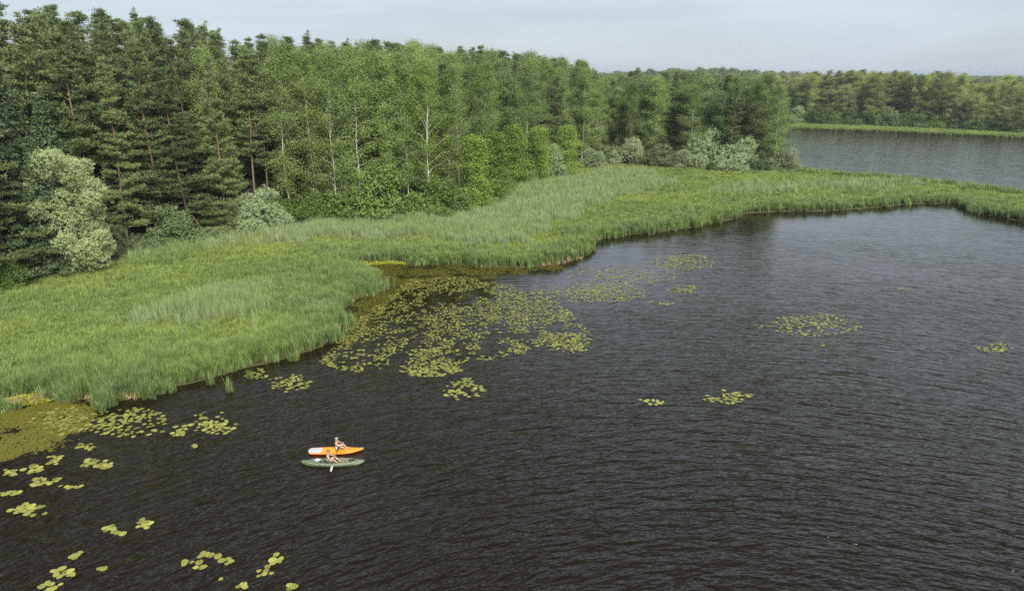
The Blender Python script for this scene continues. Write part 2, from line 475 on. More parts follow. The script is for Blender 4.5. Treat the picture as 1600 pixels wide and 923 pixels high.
layers = [bent_layer(3, .20, 1.65, 3, .25, .27),
          bent_layer(-9, .30, 3.1, 2, .2, .10),
          wave_layer(-52, 0.35, 1.0, 1.5, 2, 0.3, 0.045),
          wave_layer(10, 0.6, 1.0, 5.5, 2, 0.0, 0.016)]
acc = layers[0]
for q in layers[1:]:
    ad = n.new('ShaderNodeMath'); ad.operation = 'ADD'; l.new(acc, ad.inputs[0]); l.new(q, ad.inputs[1]); acc = ad.outputs[0]
inv = n.new('ShaderNodeMath'); inv.operation = 'SUBTRACT'; inv.inputs[0].default_value = 1.0
l.new(ca.outputs['Fac'], inv.inputs[1])
gust = n.new('ShaderNodeTexNoise'); gust.inputs['Scale'].default_value = 0.07; gust.inputs['Detail'].default_value = 2
l.new(geo.outputs['Position'], gust.inputs['Vector'])
gr = n.new('ShaderNodeMapRange'); gr.inputs['From Min'].default_value = 0.3; gr.inputs['From Max'].default_value = 0.7
gr.inputs['To Min'].default_value = 0.75; gr.inputs['To Max'].default_value = 1.15
l.new(gust.outputs['Fac'], gr.inputs['Value'])
st = n.new('ShaderNodeMath'); st.operation = 'MULTIPLY'; l.new(inv.outputs[0], st.inputs[0]); l.new(gr.outputs['Result'], st.inputs[1])
hm = n.new('ShaderNodeMath'); hm.operation = 'MULTIPLY'; l.new(acc, hm.inputs[0]); l.new(st.outputs[0], hm.inputs[1])
bp = n.new('ShaderNodeBump'); bp.inputs['Strength'].default_value = 1.0; bp.inputs['Distance'].default_value = 1.0
l.new(hm.outputs[0], bp.inputs['Height'])
p = n.new('ShaderNodeBsdfPrincipled')
p.inputs['Base Color'].default_value = (0.0056, 0.0035, 0.0011, 1)
p.inputs['Roughness'].default_value = 0.05
p.inputs['IOR'].default_value = 1.34
l.new(bp.outputs['Normal'], p.inputs['Normal'])
l.new(p.outputs[0], out.inputs['Surface'])
water = link('lake_water', mesh_np('lake_water', np.column_stack([P, np.zeros(len(P))]), [Fq], [wm], attrs={'calm': calm}, smooth_shade=True))
tag(water, 'dark rippled peat-brown lake water', 'lake', kind='structure')

# ------------------------------------------------------------------ plant builders
def tube_arrays(pts, rad, sides=6):
    pts = np.asarray(pts, float); n_ = len(pts)
    V, F_ = [], []
    for i in range(n_):
        d = pts[min(i + 1, n_ - 1)] - pts[max(i - 1, 0)]
        d = d / (np.linalg.norm(d) + 1e-9)
        a = np.cross(d, [0.3, 0.9, 0.1]); a /= np.linalg.norm(a) + 1e-9
        b = np.cross(d, a)
        for k in range(sides):
            t = 2 * math.pi * k / sides
            V.append(pts[i] + rad[i] * (math.cos(t) * a + math.sin(t) * b))
    for i in range(n_ - 1):
        for k in range(sides):
            F_.append((i * sides + k, i * sides + (k + 1) % sides, (i + 1) * sides + (k + 1) % sides, (i + 1) * sides + k))
    return np.array(V), np.array(F_, int)

class Wood:
    def __init__(self): self.V, self.F, self.n = [], [], 0
    def tube(self, pts, rad, sides=6):
        v, f = tube_arrays(pts, rad, sides)
        self.V.append(v); self.F.append(f + self.n); self.n += len(v)
    def mesh(self, name, mat):
        return mesh_np(name, np.vstack(self.V), [np.vstack(self.F)], [mat], smooth_shade=True)

def unit(v):
    return v / (np.linalg.norm(v, axis=-1, keepdims=True) + 1e-9)

def leaves(C, along, length, width, normal_bias, tint, rng, jitter=0.6):
    """Diamond leaves: centre, direction, size, preferred normal."""
    n_ = len(C)
    d = unit(along + rng.normal(0, jitter, (n_, 3)))
    nb = unit(normal_bias + rng.normal(0, 0.55, (n_, 3)))
    s = unit(np.cross(d, nb))
    L = (length * rng.uniform(0.7, 1.3, n_))[:, None]
    W = (width * rng.uniform(0.7, 1.3, n_))[:, None]
    V = np.stack([C - d * L * .5, C + s * W * .5, C + d * L * .5, C - s * W * .5], 1).reshape(-1, 3)
    F_ = np.arange(n_ * 4).reshape(-1, 4)
    T = np.repeat(np.clip(tint, 0, 1), 4)
    return V, F_, T

class Crown:
    def __init__(self): self.V, self.F, self.T, self.n = [], [], [], 0
    def add(self, V, F_, T):
        self.V.append(V); self.F.append(F_ + self.n); self.T.append(T); self.n += len(V)
    def mesh(self, name, mat):
        return mesh_np(name, np.vstack(self.V), [np.vstack(self.F)], [mat], attrs={'tint': np.concatenate(self.T)})

UP = np.array([0, 0, 1.0])

def trunk_curve(H, wob, rng, k=9, lean=0.0):
    zs = np.linspace(0, H, k)
    w = np.cumsum(rng.normal(0, wob, (k, 2)), 0); w -= w[0]
    a = rng.uniform(0, 6.28)
    w += np.outer(zs * lean, [math.cos(a), math.sin(a)])
    return np.column_stack([w, zs])

def on_curve(c, t):
    x = t * (len(c) - 1); i = min(int(x), len(c) - 2); f = x - i
    return c[i] * (1 - f) + c[i + 1] * f

def make_pine(seed, H=26.0, start=0.42, wide=3.0, full=False, dense=1.0):
    rng = np.random.default_rng(seed)
    w, c = Wood(), Crown()
    tr = trunk_curve(H, 0.11, rng, 10, 0.012)
    w.tube(tr, np.linspace(0.19, 0.03, 10), 7)
    z = start * H
    while z < H * 0.99:
        t = z / H
        q = min(1.0, max(0.0, (t - start) / (1 - start)))
        if full:
            prof = (1 - q) ** 0.8 * 0.95 + 0.07
        else:
            prof = min(1.0, 0.6 + 1.3 * q) * (1 - q) ** 0.62 * 1.02 + 0.09
        prof *= rng.uniform(.75, 1.15)
        nb = rng.integers(3, 6)
        a0 = rng.uniform(0, 6.28)
        for b in range(nb):
            if rng.random() < 0.12: continue
            a = a0 + 6.283 * b / nb + rng.normal(0, .3)
            L = wide * prof * rng.uniform(0.6, 1.25)
            base = on_curve(tr, min(t + rng.normal(0, .006), .998))
            dirh = np.array([math.cos(a), math.sin(a), 0])
            pitch = (0.16 if not full else -0.06) + 0.9 * q ** 2 + rng.normal(0, .13)
            k = 6
            s = np.linspace(0, 1, k)
            zz = L * (pitch * s + 0.14 * s * s)
            br = base + np.outer(s * L, dirh) + np.outer(zz, UP)
            w.tube(br, np.linspace(0.05, 0.010, k) * (0.6 + .5 * (1 - q)), 4)
            npad = max(3, int(L * 4.0 * dense))
            for _ in range(npad):
                s_ = rng.uniform(0.22, 1.02) ** 0.8
                pc = base + dirh * L * s_ + UP * L * (pitch * s_ + .14 * s_ * s_)
                side = np.array([-dirh[1], dirh[0], 0]) * rng.normal(0, 0.25 * L * (1.15 - 0.6 * s_))
                pc = pc + side + UP * rng.normal(0.05, .10)
                m = int(rng.integers(26, 46))
                pr = rng.uniform(0.28, 0.56)
                off = rng.normal(0, 1, (m, 3)) * np.array([pr, pr, 0.20]) * 0.62
                off[:, 2] = np.abs(off[:, 2]) * 1.25 - .10
                out_ = unit(off + dirh * 0.2 + UP * 0.42)
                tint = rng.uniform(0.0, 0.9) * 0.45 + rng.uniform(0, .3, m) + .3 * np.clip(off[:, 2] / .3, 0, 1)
                nrm = off * 1.2 + UP * .35 + rng.normal(0, .35, (m, 3))
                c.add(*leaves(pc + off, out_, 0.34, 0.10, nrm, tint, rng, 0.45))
        z += rng.uniform(0.5, 1.05)
    if not full:
        for _ in range(9):
            t = rng.uniform(0.04, max(.08, start)); a = rng.uniform(0, 6.28); L = rng.uniform(.5, 1.8)
            b = on_curve(tr, t)
            e = b + np.array([math.cos(a) * L, math.sin(a) * L, rng.uniform(-.3, .2)])
            w.tube([b, (b + e) / 2 + UP * .05, e], [0.03, 0.02, 0.008], 4)
    return w, c, H

def make_spruce(seed, H=22.0, wide=2.9):
    rng = np.random.default_rng(seed)
    w, c = Wood(), Crown()
    tr = trunk_curve(H, 0.03, rng, 8)
    w.tube(tr, np.linspace(0.22, 0.02, 8), 6)
    z = 0.05 * H
    while z < H * 0.99:
        q = z / H
        Lm = wide * (1 - q) ** 0.85 + 0.12
        nb = rng.integers(4, 7); a0 = rng.uniform(0, 6.28)
        for b in range(nb):
            a = a0 + 6.283 * b / nb + rng.normal(0, .2)
            L = Lm * rng.uniform(.72, 1.12)
            dirh = np.array([math.cos(a), math.sin(a), 0]); base = on_curve(tr, min(q, .999))
            npad = max(3, int(L * 5))
            for _ in range(npad):
                s_ = rng.uniform(0.15, 1.0)
                pc = base + dirh * L * s_ + UP * L * (-0.42 * s_ + 0.22 * s_ * s_)
                pc = pc + np.array([-dirh[1], dirh[0], 0]) * rng.normal(0, .2 * L * (1.1 - .7 * s_))
                m = int(rng.integers(16, 26))
                off = rng.normal(0, 1, (m, 3)) * np.array([.26, .26, .12]) - UP * np.abs(rng.normal(0, .12, m))[:, None]
                tint = rng.uniform(0, .5) + rng.uniform(0, .45, m)
                c.add(*leaves(pc + off, dirh + np.zeros((m, 3)) - UP * .45, 0.34, 0.10, np.tile(UP + dirh * .4, (m, 1)), tint, rng, .4))
        z += rng.uniform(0.42, 0.7)
    return w, c, H

def make_birch(seed, H=24.0, wide=3.0, start=0.22, nl=46, sprays=9, per=52, droop=1.0, leaf=0.175, shape='oval', r0=0.15, rise=0.95, lean=0.02, gap=0.0, bush_low=False):
    rng = np.random.default_rng(seed)
    w, c = Wood(), Crown()
    tr = trunk_curve(H, 0.14 * H / 24, rng, 11, lean)
    w.tube(tr, np.linspace(r0, 0.018, 11) * .8, 7)
    for i in range(nl):
        q = (i + rng.uniform(0, 1)) / nl
        t = start + (0.985 - start) * q
        if shape == 'oval':
            prof = (math.sin(math.pi * min(1, (q * 0.86 + 0.12)) ** 0.85)) ** 0.8 + 0.1
        elif shape == 'cone':
            prof = (1 - q) ** 0.8 + 0.08
        else:
            prof = (math.sin(math.pi * (q * 0.72 + 0.22))) ** 0.6
        L = wide * prof * rng.uniform(.62, 1.2)
        a = i * 2.399 + rng.normal(0, .45)
        dirh = np.array([math.cos(a), math.sin(a), 0])
        up = rise * rng.uniform(.7, 1.3) * (0.7 + 0.7 * q)
        base = on_curve(tr, t)
        k = 6; s = np.linspace(0, 1, k)
        br = base + np.outer(s * L, dirh) + np.outer(L * (up * s - 0.42 * droop * s ** 2.2), UP)
        br[1:-1] += rng.normal(0, .06 * L, (k - 2, 3)) * .6
        w.tube(br, np.linspace(0.036, 0.007, k) * (1.25 - .8 * q) * (r0 / .15), 4)
        ctint = rng.uniform(0, .5)
        for j in range(sprays):
            s_ = rng.uniform(0.12 + gap, 1.03)
            p0 = on_curve(br, min(s_, .999)) + rng.normal(0, .20 + .05 * L, 3) * np.array([1, 1, .6])
            m = int(per * rng.uniform(.6, 1.35))
            hang = droop * rng.uniform(.35, 1.25)
            u_ = rng.uniform(0, 1, m)
            rr = 0.30 + 0.06 * wide
            off = rng.normal(0, rr, (m, 3)) * np.array([1, 1, .75])
            off[:, 2] -= u_ * hang
            dirs = np.tile(dirh * .5 - UP * (.35 * droop), (m, 1)) + off * .5
            nrm = np.tile(UP * .8 + dirh * .5, (m, 1)) + off * .6
            tint = ctint + rng.uniform(-.1, .35) + rng.uniform(0, .3, m)
            c.add(*leaves(p0 + off, dirs, leaf, leaf * .72, nrm, tint, rng, .7))
    return w, c, H

def make_lobes(seed, lobes, per_area=150, leaf=0.20, slim=0.38, H=6.0, stems=5, r0=0.09, foot=0.4, spread=1.0):
    """Billowing willow crown: leafy shoots standing out of each lobe. lobes: (x, y, z, r)."""
    rng = np.random.default_rng(seed)
    w, c = Wood(), Crown()
    lobes = np.asarray(lobes, float)
    order = rng.permutation(len(lobes))
    for i in order[:max(stems, len(lobes) // 2)]:
        lb = lobes[i]
        b = np.array([rng.normal(0, foot), rng.normal(0, foot), 0])
        m = np.array([lb[0] * .45 + b[0] * .5, lb[1] * .45 + b[1] * .5, lb[2] * .5]) + rng.normal(0, .12, 3)
        w.tube([b - UP * .2, b * .7 + m * .3 , m, lb[:3]], [r0, r0 * .8, r0 * .55, r0 * .15], 5)
    for lb in lobes:
        r = lb[3]
        nsh = int(per_area * r * r * 0.36) + 6
        ltint = rng.uniform(0, .3)
        v = unit(rng.normal(0, 1, (nsh, 3)) + np.array([0, 0, .35]))
        bump = 0.72 + 0.33 * rng.random(nsh)
        for q in range(nsh):
            root = lb[:3] + v[q] * r * bump[q] * np.array([1, 1, .92]) * rng.uniform(.75, 1.0)
            ln = rng.uniform(.25, .62) * (0.5 + .28 * r)
            grow = unit(v[q] * .8 + UP * .55 + rng.normal(0, .25, 3))
            m = int(rng.integers(9, 16))
            u_ = rng.uniform(0, 1, m)
            off = np.outer(u_ * ln, grow) + rng.normal(0, .085, (m, 3))
            tint = ltint + rng.uniform(0, .35) + .25 * u_ + rng.uniform(0, .18, m)
            c.add(*leaves(root + off, np.tile(grow, (m, 1)), leaf, leaf * slim, np.tile(UP * .7 + v[q], (m, 1)), tint, rng, .65))
    return w, c, H

def dome_lobes(seed, W, D, H, n_, rmin, rmax, base=0.15):
    rng = np.random.default_rng(seed)
    out = []
    for i in range(n_):
        a = rng.uniform(0, 6.28); q = math.sqrt(rng.uniform(0.0, 1))
        r = rng.uniform(rmin, rmax)
        z = H * (base + (1 - base) * (1 - q ** 2.2) * rng.uniform(.35, 1.0)) - r * .75
        out.append((math.cos(a) * q * (W / 2 - r * .6), math.sin(a) * q * (D / 2 - r * .6), max(r * .55, z), r))
    return out

PROTO = {}
def proto(kind, built, wood_mat, leaf_m):
    w, c, H = built
    PROTO.setdefault(kind, []).append((w.mesh(kind + '_trunk', wood_mat), c.mesh(kind + '_crown', leaf_m), H, w, c))

for s in range(7):
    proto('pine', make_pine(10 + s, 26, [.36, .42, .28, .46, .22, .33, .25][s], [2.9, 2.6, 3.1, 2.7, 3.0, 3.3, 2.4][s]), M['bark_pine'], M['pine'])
for s in range(3):
    proto('edge_pine', make_pine(30 + s, 24, [.10, .14, .06][s], [4.6, 3.7, 4.4][s], full=True, dense=.9), M['bark_pine'], M['pine'])
M['far_pine'] = leaf_mat('far_pine_needles', (0.105, 0.128, 0.042), (0.215, 0.240, 0.082), 0.25, spec=0.2)  # far wood: stronger light there is put into paler leaf colours
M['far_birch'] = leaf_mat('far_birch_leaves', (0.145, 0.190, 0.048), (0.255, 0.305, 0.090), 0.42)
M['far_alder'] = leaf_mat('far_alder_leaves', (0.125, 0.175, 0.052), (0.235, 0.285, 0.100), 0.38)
for s in range(3):
    proto('far_pine', make_pine(18 + s, 24, [.10, .16, .07][s], [3.9, 3.4, 4.1][s]), M['bark_pine'], M['far_pine'])
    proto('far_birch', make_birch(150 + s, 22, [3.9, 3.6, 4.2][s], [.05, .03, .07][s], per=60, leaf=.22), M['bark_birch'], M['far_birch'])
for s in range(2):
    proto('far_alder', make_birch(180 + s, 17, [4.2, 3.8][s], .04, nl=48, sprays=10, per=60, droop=.25, leaf=.24, shape='wide', r0=.15, rise=.75), M['bark_dark'], M['far_alder'])
proto('rusty_pine', make_pine(14, 24, .4, 2.3, dense=.6), M['bark_pine'], M['pine_rust'])
for s in range(3):
    proto('spruce', make_spruce(40 + s, 20, 2.8 + .3 * s), M['bark_dark'], M['spruce'])
for s in range(5):
    proto('birch', make_birch(50 + s, 24, [2.9, 3.2, 2.6, 3.0, 2.7][s], [.2, .16, .26, .12, .22][s]), M['bark_birch'], M['birch'])
proto('sparse_birch', make_birch(60, 24, 3.2, .12, nl=40, sprays=8, per=46, rise=1.35, r0=.165, gap=.15, lean=.0), M['bark_birch'], M['young_birch'])
proto('sparse_birch', make_birch(61, 24, 2.8, .18, nl=40, sprays=8, per=48, rise=1.3, r0=.15, gap=.15, lean=.01), M['bark_birch'], M['birch'])
for s in range(3):
    proto('young_birch', make_birch(70 + s, 11, [2.1, 1.8, 2.3][s], .04, nl=40, sprays=8, per=46, droop=.55, leaf=.17, shape='cone', r0=.07, rise=1.25, lean=.01), M['bark_birch'], M['young_birch'])
for s in range(3):
    proto('alder', make_birch(80 + s, 17, [3.3, 3.6, 3.0][s], .06, nl=48, sprays=10, per=54, droop=.25, leaf=.19, shape='wide', r0=.15, rise=.75), M['bark_dark'], M['alder'])
for s in range(4):
    proto('sallow', make_lobes(90 + s, dome_lobes(90 + s, 6.5, 5.5, 6, 22, .8, 1.35), 180, .19, .38, 6), M['bark_dark'], M['sallow'])
for s in range(4):
    proto('bush', make_lobes(100 + s, dome_lobes(100 + s, 4.2, 3.8, 3.6, 15, .55, 1.0), 230, .145, .6, 3.6), M['bark_dark'], M['bush'])
for s in range(2):
    proto('grey_bush', make_lobes(110 + s, dome_lobes(110 + s, 5.0, 4.4, 4.2, 16, .7, 1.1), 190, .165, .55, 4.2), M['bark_dark'], M['grey_leaf'])

NAMES = {'pine': ('pine_tree', 'pine tree'), 'edge_pine': ('pine_tree', 'pine tree'), 'rusty_pine': ('pine_tree', 'pine tree'), 'spruce': ('spruce_tree', 'spruce tree'),
         'birch': ('birch_tree', 'birch tree'), 'sparse_birch': ('birch_tree', 'birch tree'), 'young_birch': ('birch_tree', 'birch tree'),
         'alder': ('alder_tree', 'alder tree'), 'far_pine': ('pine_tree', 'pine tree'), 'far_birch': ('birch_tree', 'birch tree'), 'far_alder': ('alder_tree', 'alder tree'), 'sallow': ('willow_shrub', 'willow shrub'), 'bush': ('bush', 'bush'), 'grey_bush': ('bush', 'bush')}
PLACED = []

def add_tree(kind, xy, height, label, group=None, variant=None, width=1.0, rot=None):
    ps = PROTO[kind]
    tm, cm, H, _, _ = ps[(variant if variant is not None else random.randrange(len(ps))) % len(ps)]
    z = float(ground_z(xy)[0])
    nm, cat = NAMES[kind]
    root = empty(nm, (float(xy[0]), float(xy[1]), z - 0.05), random.uniform(0, 6.28) if rot is None else rot)
    s = height / H
    root.scale = (s * width, s * width, s)
    tag(root, label, cat, group)
    link('trunk', tm, root)
    link('crown', cm, root)
    PLACED.append((float(xy[0]), float(xy[1])))
    return root

def landmark(kind, px, base_y, top_y, label, variant=None, width=1.0, group=None, rot=None, back=0.0):
    """A tree standing where the photograph shows its foot (px, base_y), as tall as its top row says."""
    xy = at(px, base_y, 0.15)
    if back:
        xy = xy * (1 + back / np.linalg.norm(xy))
    z = float(ground_z(xy)[0])
    h = height_at(xy[1], top_y) - z
    return add_tree(kind, xy, h, label, group, variant, width, rot)

# ------------------------------------------------------------------ trees one can point at
# big silvery willow on the left: lobes measured from the photograph (m from its foot)
wf = at(118, 430, 0.2)
pxm = FPX / (math.hypot(wf[1], CAM_H) * 0.985)
LB = [(110, 268, 30), (142, 280, 30), (88, 292, 30), (162, 300, 24), (120, 318, 32), (72, 342, 22), (98, 335, 26), (148, 335, 27), (168, 318, 18),
      (118, 352, 27), (60, 356, 15), (82, 364, 22), (146, 366, 28), (172, 374, 17), (108, 382, 27), (158, 392, 24), (120, 408, 24), (96, 414, 20),
      (140, 402, 26), (112, 424, 20), (165, 405, 16), (130, 262, 18), (112, 252, 14), (158, 268, 15), (84, 318, 22), (132, 384, 24)]
rg = random.Random(3)
lobes = []
for (x, y, r) in LB:
    zz = (430 - y) / pxm * 1.06
    yy = rg.uniform(-1.9, 1.6) - (0.9 if y > 370 else 0)
    lobes.append(((x - 112) / pxm, yy, max(zz - yy * .28, r / pxm * .55), r / pxm * .74))
for (x, y, r) in LB[::3]:
    lobes.append(((x - 112) / pxm * .7, rg.uniform(1.5, 2.6), (430 - y) / pxm, r / pxm * .7))
PROTO['big_willow'] = []
NAMES['big_willow'] = ('willow_tree', 'willow tree')
proto('big_willow', make_lobes(5, lobes, 260, .20, .36, 12, stems=9, r0=.16, foot=.7), M['bark_dark'], M['willow'])
add_tree('big_willow', wf, 12.0, 'big pale billowing willow standing at the marsh edge in front of dark pines', rot=0.0)

landmark('edge_pine', 300, 372, 108, 'broad pine with orange trunk and long layered boughs reaching down to the marsh', 0, 1.12, rot=2.2)
landmark('pine', 148, 402, 56, 'tall pine with a bare pale orange trunk rising just behind the billowing willow', 3, 1.1)
landmark('edge_pine', 258, 380, 62, 'tall layered pine just left of the broad low-boughed pine, orange trunk showing', 1, .95)
landmark('pine', 402, 352, 78, 'left one of two straight orange-trunked pines behind the silvery shrub', 1, 1.05)
landmark('pine', 423, 350, 84, 'right one of two straight orange-trunked pines behind the silvery shrub', 0, 1.0)
landmark('edge_pine', 202, 392, 88, 'dark pine with layered boughs between the billowing willow and the broad low-boughed pine', 1, .85)
landmark('spruce', 88, 436, 205, 'dark spruce half hidden behind the left side of the billowing willow', 0, 1.0)
landmark('edge_pine', 22, 446, 60, 'dark dense pine at the left rim above the leafy green bush', 2, 1.0)
landmark('spruce', 52, 440, 170, 'dark narrow spruce between the left rim and the billowing willow', 1, 1.0)
landmark('edge_pine', -70, 480, 30, 'dark pine cut by the left rim of the view', 1, 1.0)
landmark('edge_pine', 355, 366, 92, 'layered pine right of the broad low-boughed pine, behind its boughs', 2, .8)
landmark('spruce', 190, 392, 250, 'small dark spruce at the foot of the pines right of the willow', 2, .9)

landmark('birch', 458, 350, 66, 'slender birch with white trunk at the border between the pines and the birches', 0, .95)
landmark('sparse_birch', 528, 346, 78, 'birch with a forked white trunk showing high in its crown, amid the birches', 1, 1.0)
landmark('birch', 500, 345, 74, 'leafy birch between the slender border birch and the forked birch', 3, .9)
landmark('birch', 565, 344, 72, 'full leafy birch right of the forked white birch', 1, 1.0)
landmark('birch', 606, 341, 80, 'dark-leaved birch whose white lower trunk shows among shrubs', 2, 1.05)
landmark('sparse_birch', 672, 340, 98, 'airy birch with a bright white trunk visible down to the reeds', 0, 1.0, rot=.6)
landmark('birch', 640, 338, 82, 'leafy birch just left of the airy white-trunked birch', 4, .95)
landmark('sparse_birch', 718, 330, 100, 'tall birch with pale leaning upper trunk right of the airy white birch', 1, .95, rot=2.6)
landmark('birch', 700, 333, 150, 'shorter weeping birch at the corner where the reeds turn inland', 3, 1.25)
landmark('birch', 758, 312, 96, 'leafy birch rising behind the first bright young birch', 0, 1.0)
for (px, by, ty, lab, v, w_) in [
        (738, 330, 214, 'first of the bright green young birches along the reeds, beside the weeping birch', 0, 1.6),
        (768, 312, 208, 'broad bright young birch second in the row along the reeds', 2, 1.6),
        (806, 290, 196, 'pointed bright young birch third in the row along the reeds', 1, 1.6),
        (838, 282, 200, 'pointed bright young birch fourth in the row along the reeds', 0, 1.6),
        (884, 277, 198, 'brightest pointed young birch, last in the row and beside the first silvery shrub', 2, 1.55)]:
    landmark('young_birch', px, by, ty, lab, v, w_)
landmark('sallow', 866, 279, 222, 'small silvery willow shrub squeezed between the last two young birches', 0, .7)
landmark('sallow', 925, 264, 222, 'round silvery willow shrub right of the row of young birches', 1, 1.1)
landmark('sallow', 980, 259, 206, 'tall silvery willow shrub at the back of the marsh, paler than its neighbours', 2, 1.15)
landmark('grey_bush', 950, 256, 196, 'dark grey-green bush behind and between the two silvery shrubs', 0, 1.0)
landmark('sallow', 1030, 262, 226, 'low wide green willow shrub at the back of the marsh', 3, 1.9)
landmark('sallow', 1068, 264, 232, 'low rounded willow shrub on the right end of the low wide one', 0, 1.6)
landmark('grey_bush', 1052, 258, 205, 'grey-green bush behind the low wide willow shrub', 1, 1.1)
landmark('sallow', 1098, 262, 180, 'tall upright silvery willow at the left side of the alder clump', 1, .8)
landmark('sallow', 1150, 267, 206, 'dark silvery willow shrub at the foot of the alder clump', 2, 1.3)
landmark('sallow', 1222, 268, 222, 'rounded silvery shrub at the far end of the trees beside open water', 2, 1.25)
landmark('grey_bush', 1185, 268, 226, 'grey-green bush under the waterside birches left of the end shrub', 0, 1.1)
landmark('bush', 1145, 270, 252, 'small bright green bush in front of the alder clump', 0, 1.1)
landmark('bush', 1112, 268, 250, 'small tuft-like bush at the marsh rim before the tall upright willow', 1, 1.0)
landmark('birch', 1168, 262, 120, 'waterside birch on the left of the clump at the end of the trees', 1, 1.1)
landmark('birch', 1192, 265, 114, 'tallest waterside birch at the end of the peninsula trees', 3, 1.15)
landmark('sparse_birch', 1208, 266, 132, 'waterside birch with pale leaning stem at the end of the trees', 1, 1.2, rot=1.0)
landmark('alder', 1180, 264, 165, 'broad dark alder under the waterside birches', 0, 1.15)
landmark('alder', 1098, 258, 122, 'alder behind the tall upright willow on the peninsula', 1, .9)
landmark('alder', 1005, 255, 172, 'green alder rising behind the paler silvery shrub', 2, 1.0)

landmark('sallow', 408, 360, 272, 'silvery willow shrub at the forest foot below the twin orange-trunked pines', 1, 1.0)
landmark('grey_bush', 275, 384, 316, 'grey-green leafy bush under the broad low-boughed pine', 1, 1.2)
landmark('grey_bush', 232, 390, 340, 'darker bush right of the billowing willow at the marsh rim', 0, 1.0)
landmark('bush', 6, 455, 392, 'bright green leafy bush at the left rim of the marsh', 2, 1.1)
landmark('grey_bush', 190, 400, 350, 'low shaded bush squeezed against the right foot of the billowing willow', 1, .8)

U = [(446, 352, 300, 'bush', 'leafy bush between the silvery shrub and the slender border birch'),
     (480, 350, 282, 'bush', 'leafy bush under the slender border birch'),
     (512, 348, 300, 'bush', 'low bush left of the forked birch foot'),
     (545, 347, 276, 'bush', 'tall leafy bush beside the forked birch'),
     (580, 345, 292, 'bush', 'bush between the forked birch and the dark-leaved birch'),
     (598, 344, 246, 'bush', 'tallest bush at the foot of the dark-leaved birch'),
     (630, 343, 290, 'bush', 'leafy bush right of the dark-leaved birch foot'),
     (656, 342, 280, 'bush', 'yellow-green bush left of the bright white trunk'),
     (690, 339, 268, 'bush', 'yellow-green bush right of the bright white trunk'),
     (722, 335, 280, 'bush', 'bush at the foot of the weeping birch'),
     (425, 358, 322, 'bush', 'low bush in front of the silvery shrub under the twin pines'),
     (340, 374, 330, 'grey_bush', 'shaded bush behind the leaning dead stem'),
     (785, 302, 258, 'bush', 'bush between the second and third young birches'),
     (822, 289, 250, 'bush', 'bush between the third and fourth young birches')]
for (px, by, ty, k, lab) in U:
    landmark(k, px, by - 1, ty, lab, None, random.uniform(1.0, 1.25))

# ------------------------------------------------------------------ the rest of the near forest, tree by tree
def skyline(px):
    xs = [-300, 0, 60, 150, 230, 330, 400, 440, 560, 640, 700, 755, 850, 900, 930, 980, 1060, 1130, 1190, 1240]
    yt = [0, 4, 4, 12, 16, 32, 56, 56, 64, 66, 73, 77, 86, 92, 104, 110, 112, 116, 118, 122]
    return np.interp(px, xs, yt)

def px_of(xy):
    d = xy[1] * CP + CAM_H * SP
    return CX + FPX * xy[0] / d

